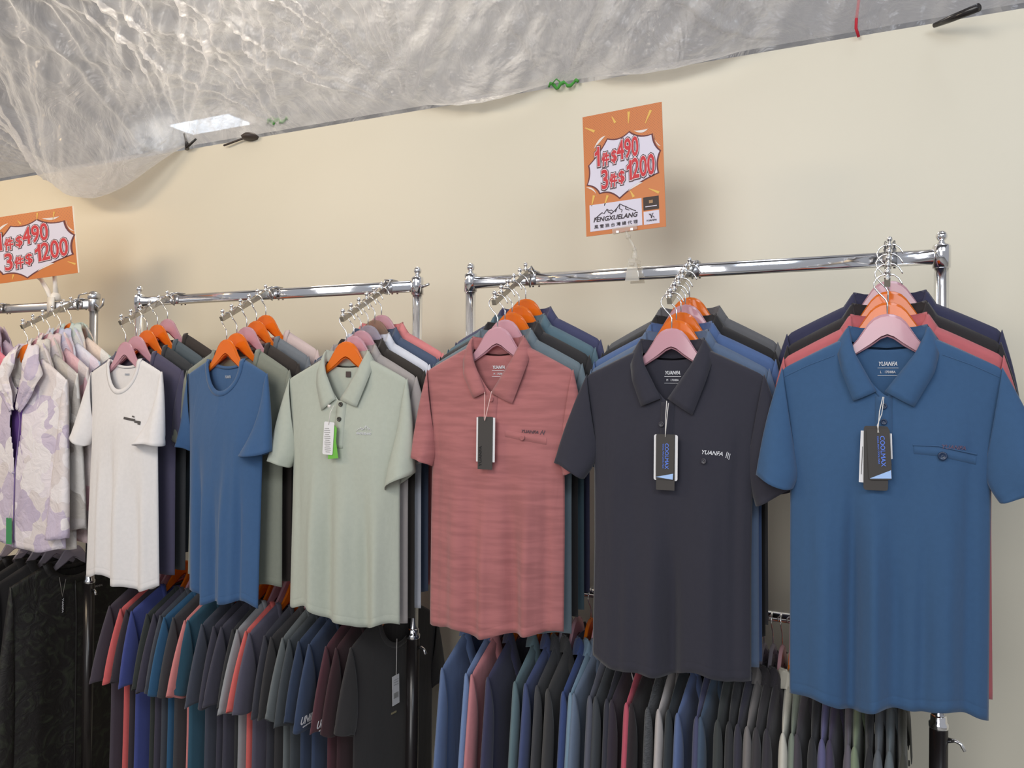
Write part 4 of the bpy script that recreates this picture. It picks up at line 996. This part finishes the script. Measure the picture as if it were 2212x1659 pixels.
# ================================================================== price posters
def poster(root, W, H, art, box):
    """root: empty at the poster's centre; art maps 0..1 poster coordinates"""
    def P(u, v): return ((u - .5) * W, (.5 - v) * H)
    m, nt, b, o = nodes('orange_dotted_print'); L = nt.links.new; N = nt.nodes.new
    tc = N('ShaderNodeTexCoord'); mp = N('ShaderNodeMapping'); mp.inputs['Rotation'].default_value = (0, PI / 4, 0); mp.inputs['Scale'].default_value = (210, 210, 210) if box else (110, 110, 110); L(tc.outputs['Object'], mp.inputs['Vector'])
    sp = N('ShaderNodeSeparateXYZ'); L(mp.outputs[0], sp.inputs[0])
    def fr(sock):
        f = N('ShaderNodeMath'); f.operation = 'FRACT'; L(sock, f.inputs[0]); s_ = N('ShaderNodeMath'); s_.operation = 'SUBTRACT'; L(f.outputs[0], s_.inputs[0]); s_.inputs[1].default_value = .5
        q = N('ShaderNodeMath'); q.operation = 'MULTIPLY'; L(s_.outputs[0], q.inputs[0]); L(s_.outputs[0], q.inputs[1]); return q
    a1, a2 = fr(sp.outputs[0]), fr(sp.outputs[2]); ad = N('ShaderNodeMath'); ad.operation = 'ADD'; L(a1.outputs[0], ad.inputs[0]); L(a2.outputs[0], ad.inputs[1])
    lt = N('ShaderNodeMath'); lt.operation = 'LESS_THAN'; L(ad.outputs[0], lt.inputs[0]); lt.inputs[1].default_value = .07 if box else .03
    s2 = N('ShaderNodeSeparateXYZ'); L(tc.outputs['Object'], s2.inputs[0]); mr = N('ShaderNodeMapRange'); L(s2.outputs[2], mr.inputs[0]); mr.inputs[1].default_value = 0.0; mr.inputs[2].default_value = H * .3; mr.inputs[4].default_value = .6
    mu = N('ShaderNodeMath'); mu.operation = 'MULTIPLY'; L(lt.outputs[0], mu.inputs[0]); L(mr.outputs[0], mu.inputs[1])
    mx = N('ShaderNodeMixRGB'); L(mu.outputs[0], mx.inputs[0]); mx.inputs[1].default_value = (*s2l((196, 112, 48)), 1); mx.inputs[2].default_value = (*s2l((148, 78, 42)), 1)
    L(mx.outputs[0], b.inputs['Base Color']); b.inputs['Roughness'].default_value = .45
    V, F = flat_poly([P(0, 0), P(0, 1), P(1, 1), P(1, 0)], 0, .0018); bd = mk('orange_board', V, F, m, root, smooth=False)
    dk = ink('burst_maroon', (104, 56, 58)); wh = ink('burst_white', (214, 208, 222)); yl = ink('dash_yellow', (222, 180, 92)); pw = ink('swoosh_white', (224, 214, 208))
    bx0, by0, bx1, by1 = art
    def B(u, v): return P(bx0 + (bx1 - bx0) * u, by0 + (by1 - by0) * v)
    tips = [(.61, .00), (.68, .10), (.885, .10), (.90, .26), (1.0, .40), (.94, .52), (.965, .66), (.80, .68), (.62, .80), (.45, 1.0), (.34, .86), (.18, .90), (.12, .76), (0, .70), (.06, .58), (.03, .42), (.14, .34), (.20, .16), (.31, .03), (.45, .10)]
    pts = []
    n = len(tips)
    inner = {1, 3, 5, 7, 8, 10, 12, 14, 16, 17, 19}
    outer = [i for i in range(n) if i not in (8, 17)]
    T = [(.60, .00), (.90, .10), (1.0, .37), (.965, .70), (.44, 1.0), (.17, .88), (0, .72), (.03, .42), (.30, .05)]
    mids = [(.72, .14), (.91, .28), (.93, .52), (.66, .80), (.32, .84), (.13, .76), (.06, .57), (.19, .26), (.46, .13)]
    for i, (a, c) in enumerate(zip(T, mids)):
        b_ = T[(i + 1) % len(T)]
        for k in range(7):
            t_ = k / 7; q = ((1 - t_) ** 2 * a[0] + 2 * t_ * (1 - t_) * c[0] + t_ ** 2 * b_[0], (1 - t_) ** 2 * a[1] + 2 * t_ * (1 - t_) * c[1] + t_ ** 2 * b_[1]); pts.append(q)
    cen = (.5, .5)
    card('burst_outline', bd, [B(cen[0] + (u - .5) * 1.045, cen[1] + (v - .5) * 1.055) for u, v in pts][::-1], -.0006, dk, .0005)
    card('burst', bd, [B(u, v) for u, v in pts][::-1], -.0012, wh, .0005)
    # price lettering, three layers: dark outline, white outline, red
    red = ink('price_red', (196, 56, 62)); wl = ink('price_white', (232, 216, 222)); ol = ink('price_outline', (84, 58, 62))
    bw, bh = (bx1 - bx0) * W, (by1 - by0) * H
    items = [('ONE', .150, .30, .060, .30), ('件', .265, .36, .10, .20), ('$', .385, .345, .07, .20), ('490', .575, .245, .29, .30),
             ('3', .245, .68, .085, .30), ('件', .365, .715, .10, .20), ('$', .480, .69, .075, .20), ('ONE', .590, .60, .060, .30), ('200', .780, .57, .30, .31)]
    for li, (nm, mt, bt) in enumerate((('price_outline', ol, .0046), ('price_white_edge', wl, .0026), ('price_lettering', red, .0012))):
        parts = MB()
        for ch, u, v, cw, chh in items:
            R_, _ = text_data(ch, 0); mn, mxx = R_[:, :2].min(0), R_[:, :2].max(0); c_ = (mn + mxx) / 2; s_ = mxx - mn
            sx, sz = cw * bw / s_[0], chh * bh / s_[1]
            A, F = text_data(ch, round(bt * (bh / .164) / ((sx + sz) / 2), 4))
            px, pz = B(u, v)
            if ch in '件$1': # keep outline widths even
                pass
            V = [(px + (a[0] - c_[0]) * sx + (a[1] - c_[1]) * sz * .0, -.0022 - li * .0007 - a[2] * .0003, pz + (a[1] - c_[1]) * sz + (a[0] - c_[0]) * sx * .08) for a in A]
            parts.add(V, F)
        parts.build(nm, mt, bd, smooth=False)
    # swooshes and dashes around the burst
    sw = MB()
    for (u0, v0, u1, v1, bu, bv) in [(.10, .16, .27, -.02, -.015, -.05), (.66, -.02, .86, -.01, .0, .06), (.93, .08, 1.02, .30, -.05, .05), (-.03, .76, .12, .93, .05, -.05), (.56, .92, .76, .82, .0, -.06)]:
        top = []; bot = []
        for k in range(9):
            t_ = k / 8; mu_, mv_ = (u0 + u1) / 2 + bu, (v0 + v1) / 2 + bv
            q = ((1 - t_) ** 2 * u0 + 2 * t_ * (1 - t_) * mu_ + t_ ** 2 * u1, (1 - t_) ** 2 * v0 + 2 * t_ * (1 - t_) * mv_ + t_ ** 2 * v1)
            x, z = B(*q); d = math.sin(PI * t_) * .0055 * bh / .13; top.append((x, z + d * .5)); bot.append((x + d * .3, z - d * .5))
        V, F = flat_poly(top + bot[::-1], -.0007, .0004); sw.add(V, F)
    sw.build('swooshes', pw, bd, smooth=False)
    ds = MB()
    for (u, v, l, a) in ([(.09, .115, .03, -.5), (.40, .07, .02, -1.1), (.59, .075, .03, 1.5), (.83, .10, .035, 1.1), (.10, .71, .028, 1.3), (.27, .725, .028, 1.2), (.60, .70, .02, -1.1), (.87, .70, .03, -.5)] if box else
                         [(.78, .10, .03, 1.3), (.60, .08, .03, 1.4), (.40, .12, .02, -.9), (.93, .84, .035, -.4), (.28, .93, .02, 1.2), (.12, .12, .02, -.6)]):
        x, z = P(u, v); c, s_ = math.cos(a), math.sin(a); q = [(-l / 2, -.0008), (l / 2, -.0034), (l / 2, .0034), (-l / 2, .0008)]
        V, F = flat_poly([(x + p_ * c - r_ * s_, z + p_ * s_ + r_ * c) for p_, r_ in q], -.0007, .0004); ds.add(V, F)
    ds.build('dashes', yl, bd, smooth=False)
    if box:
        wb = card('logo_box', bd, [P(.055, .745), P(.055, .965), P(.715, .965), P(.715, .745)], -.0007, wh, .0005)
        ik = ink('logo_ink', (66, 56, 62)); cx, cz = P(.385, .815)
        mountain(wb, lambda a, b: (cx + a, -.0014, cz + b), .110, .030, ik, .010)
        px, pz = P(.385, .872); letters('logo_lettering', 'FENGXUELANG', ik, wb, .118, .0125, lambda a, b: (px + a, -.0014, pz + b), .03, .25)
        qx, qz = P(.385, .930); letters('logo_lettering', '風 雪 狼 台 灣 總 代 理', ik, wb, .118, .0100, lambda a, b: (qx + a, -.0014, qz + b), .012)
        db = card('dark_logo_box', bd, [P(.735, .745), P(.735, .850), P(.925, .850), P(.925, .745)], -.0007, ink('box_dark', (66, 54, 50)), .0005)
        gx, gz = P(.83, .785); mb = MB()
        for i in range(4): mb.box((gx - .004 + .0026 * i, -.001, gz), (.0018, .0005, .008))
        mb.build('bar_mark', ink('gold_ink', (190, 150, 110)), db, smooth=False)
        gx, gz = P(.83, .822); MB().box((gx, -.001, gz), (.030, .0005, .0022)).build('lettering_line', wh, db, smooth=False)
        lb = card('white_logo_box', bd, [P(.735, .860), P(.735, .965), P(.925, .965), P(.925, .860)], -.0007, wh, .0005)
        gx, gz = P(.83, .935); letters('logo_lettering', 'YUANFA', ik, lb, .028, .0045, lambda a, b: (gx + a, -.0014, gz + b), .03, .25)
        hx, hz = P(.83, .900); mb = MB()
        for a in [[(-.006, .006), (-.001, 0), (.001, -.006)], [(.005, .007), (.001, .001), (-.001, -.005)], [(-.001, 0), (.006, -.002), (.007, -.006)], [(-.004, .003), (.0, .005)]]:
            mb.tube([(hx + p_, -.0014, hz + q_) for p_, q_ in a], .0009, 5)
        mb.build('deer_mark', ik, lb)
    else:
        card('white_edge', bd, [P(.988, 0), P(.988, 1), P(1.004, 1), P(1.004, 0)], -.0004, ink('paper_white', (225, 215, 200)), .0004)

c = (at(1258, 256, YB) + at(1431, 222, YB) + at(1440, 488, YB) + at(1268, 511, YB)) / 4
pr = empty('price_poster', (c.x, YB - .004, c.z)); pr.rotation_euler = (0, math.radians(-2.6), 0)
tag(pr, 'orange portrait price poster with a white burst and mountain logo box, above the rose polo', 'poster')
poster(pr, .214, .318, (.045, .20, .955, .715), True)
tr, br_ = at(162, 447, YB), at(178, 589, YB)
PW, PH = .385, .252; yaw = math.radians(17)
roll = math.radians(-6.5)
pr2 = empty('price_poster', (0, 0, 0)); pr2.rotation_mode = 'XYZ'
Rm = Matrix.Rotation(yaw, 3, 'Z') @ Matrix.Rotation(roll, 3, 'Y')
cen = (tr + br_) / 2 - Rm @ Vector((PW / 2, 0, 0)); pr2.location = (cen.x, cen.y - .01, cen.z); pr2.rotation_euler = Rm.to_euler('XYZ')
tag(pr2, 'orange landscape price poster cut off by the photo edge, above the camouflage jackets', 'poster')
poster(pr2, PW, PH, (.02, .13, .975, .96), False)

# clip holders
h = empty('poster_clip', (-.633, YB, HB)); tag(h, 'clear plastic clip stand on the rail holding the portrait poster', 'clip')
V, F = flat_poly([(-.0185, -.022), (-.014, .004), (-.011, .026), (.011, .026), (.014, .004), (.0185, -.022)], -.026, .006); mk('clamp_jaw', V, F, CLEARP, h, smooth=False)
V, F = flat_poly([(-.0185, -.022), (-.014, .004), (-.011, .026), (.011, .026), (.014, .004), (.0185, -.022)], .018, .006); mk('clamp_jaw', V, F, CLEARP, h, smooth=False)
MB().box((0, -.004, .030), (.018, .046, .010)).tube([(-.006, -.028, .020), (.006, -.028, .020)], .004, 8).build('clamp_hinge', CLEARP, h, smooth=False)
MB().lathe((0, -.004, .034), [(.004, 0), (.009, .008), (.006, .020), (.004, .028)], 12).tube([(0, -.004, .060), (-.006, -.004, .075), (-.018, -.004, .095)], .0035, 8).ball((-.018, -.004, .096), .007).ball((-.001, -.004, .062), .006).build('swivel_stem', CLEARP, h)
MB().box((-.026, -.005, .116), (.066, .012, .014), Matrix.Rotation(math.radians(-6), 3, 'Y')).tube([(-.020, -.004, .098), (-.024, -.004, .112)], .004, 8).build('grip_bar', CLEARP, h, smooth=False)
MB().box((-.044, -.012, .109), (.007, .003, .006)).box((-.006, -.012, .113), (.007, .003, .006)).build('grip_rivets', STEEL, h, smooth=False)
ct = at(122, 640, YB)
h = empty('poster_clip', (ct.x, YB, HB)); tag(h, 'white plastic clip stand on the grey rack holding the landscape poster', 'clip')
MB().box((0, -.022, .004), (.034, .008, .056)).box((0, .022, .004), (.030, .006, .050)).lathe((0, -.004, .02), [(.008, 0), (.020, .006), (.016, .024), (.008, .034)], 14).build('clamp_jaw', WHITEP, h)
MB().tube([(.004, -.004, .03), (-.004, -.004, .09), (-.012, -.005, .150)], [.011, .008, .007], 10).build('stem', WHITEP, h)
MB().tube([(-.012, -.01, .02), (-.035, -.012, .06), (-.075, -.012, .105), (-.095, -.012, .112)], [.009, .009, .008, .005], 8).build('squeeze_lever', WHITEP, h)
MB().box((-.014, -.012, .160), (.075, .012, .022), Rm).build('grip_bar', WHITEP, h, smooth=False)
MB().box((-.030, -.022, .156), (.004, .003, .010)).box((.008, -.020, .160), (.004, .003, .010)).build('grip_rivets', STEEL, h, smooth=False)
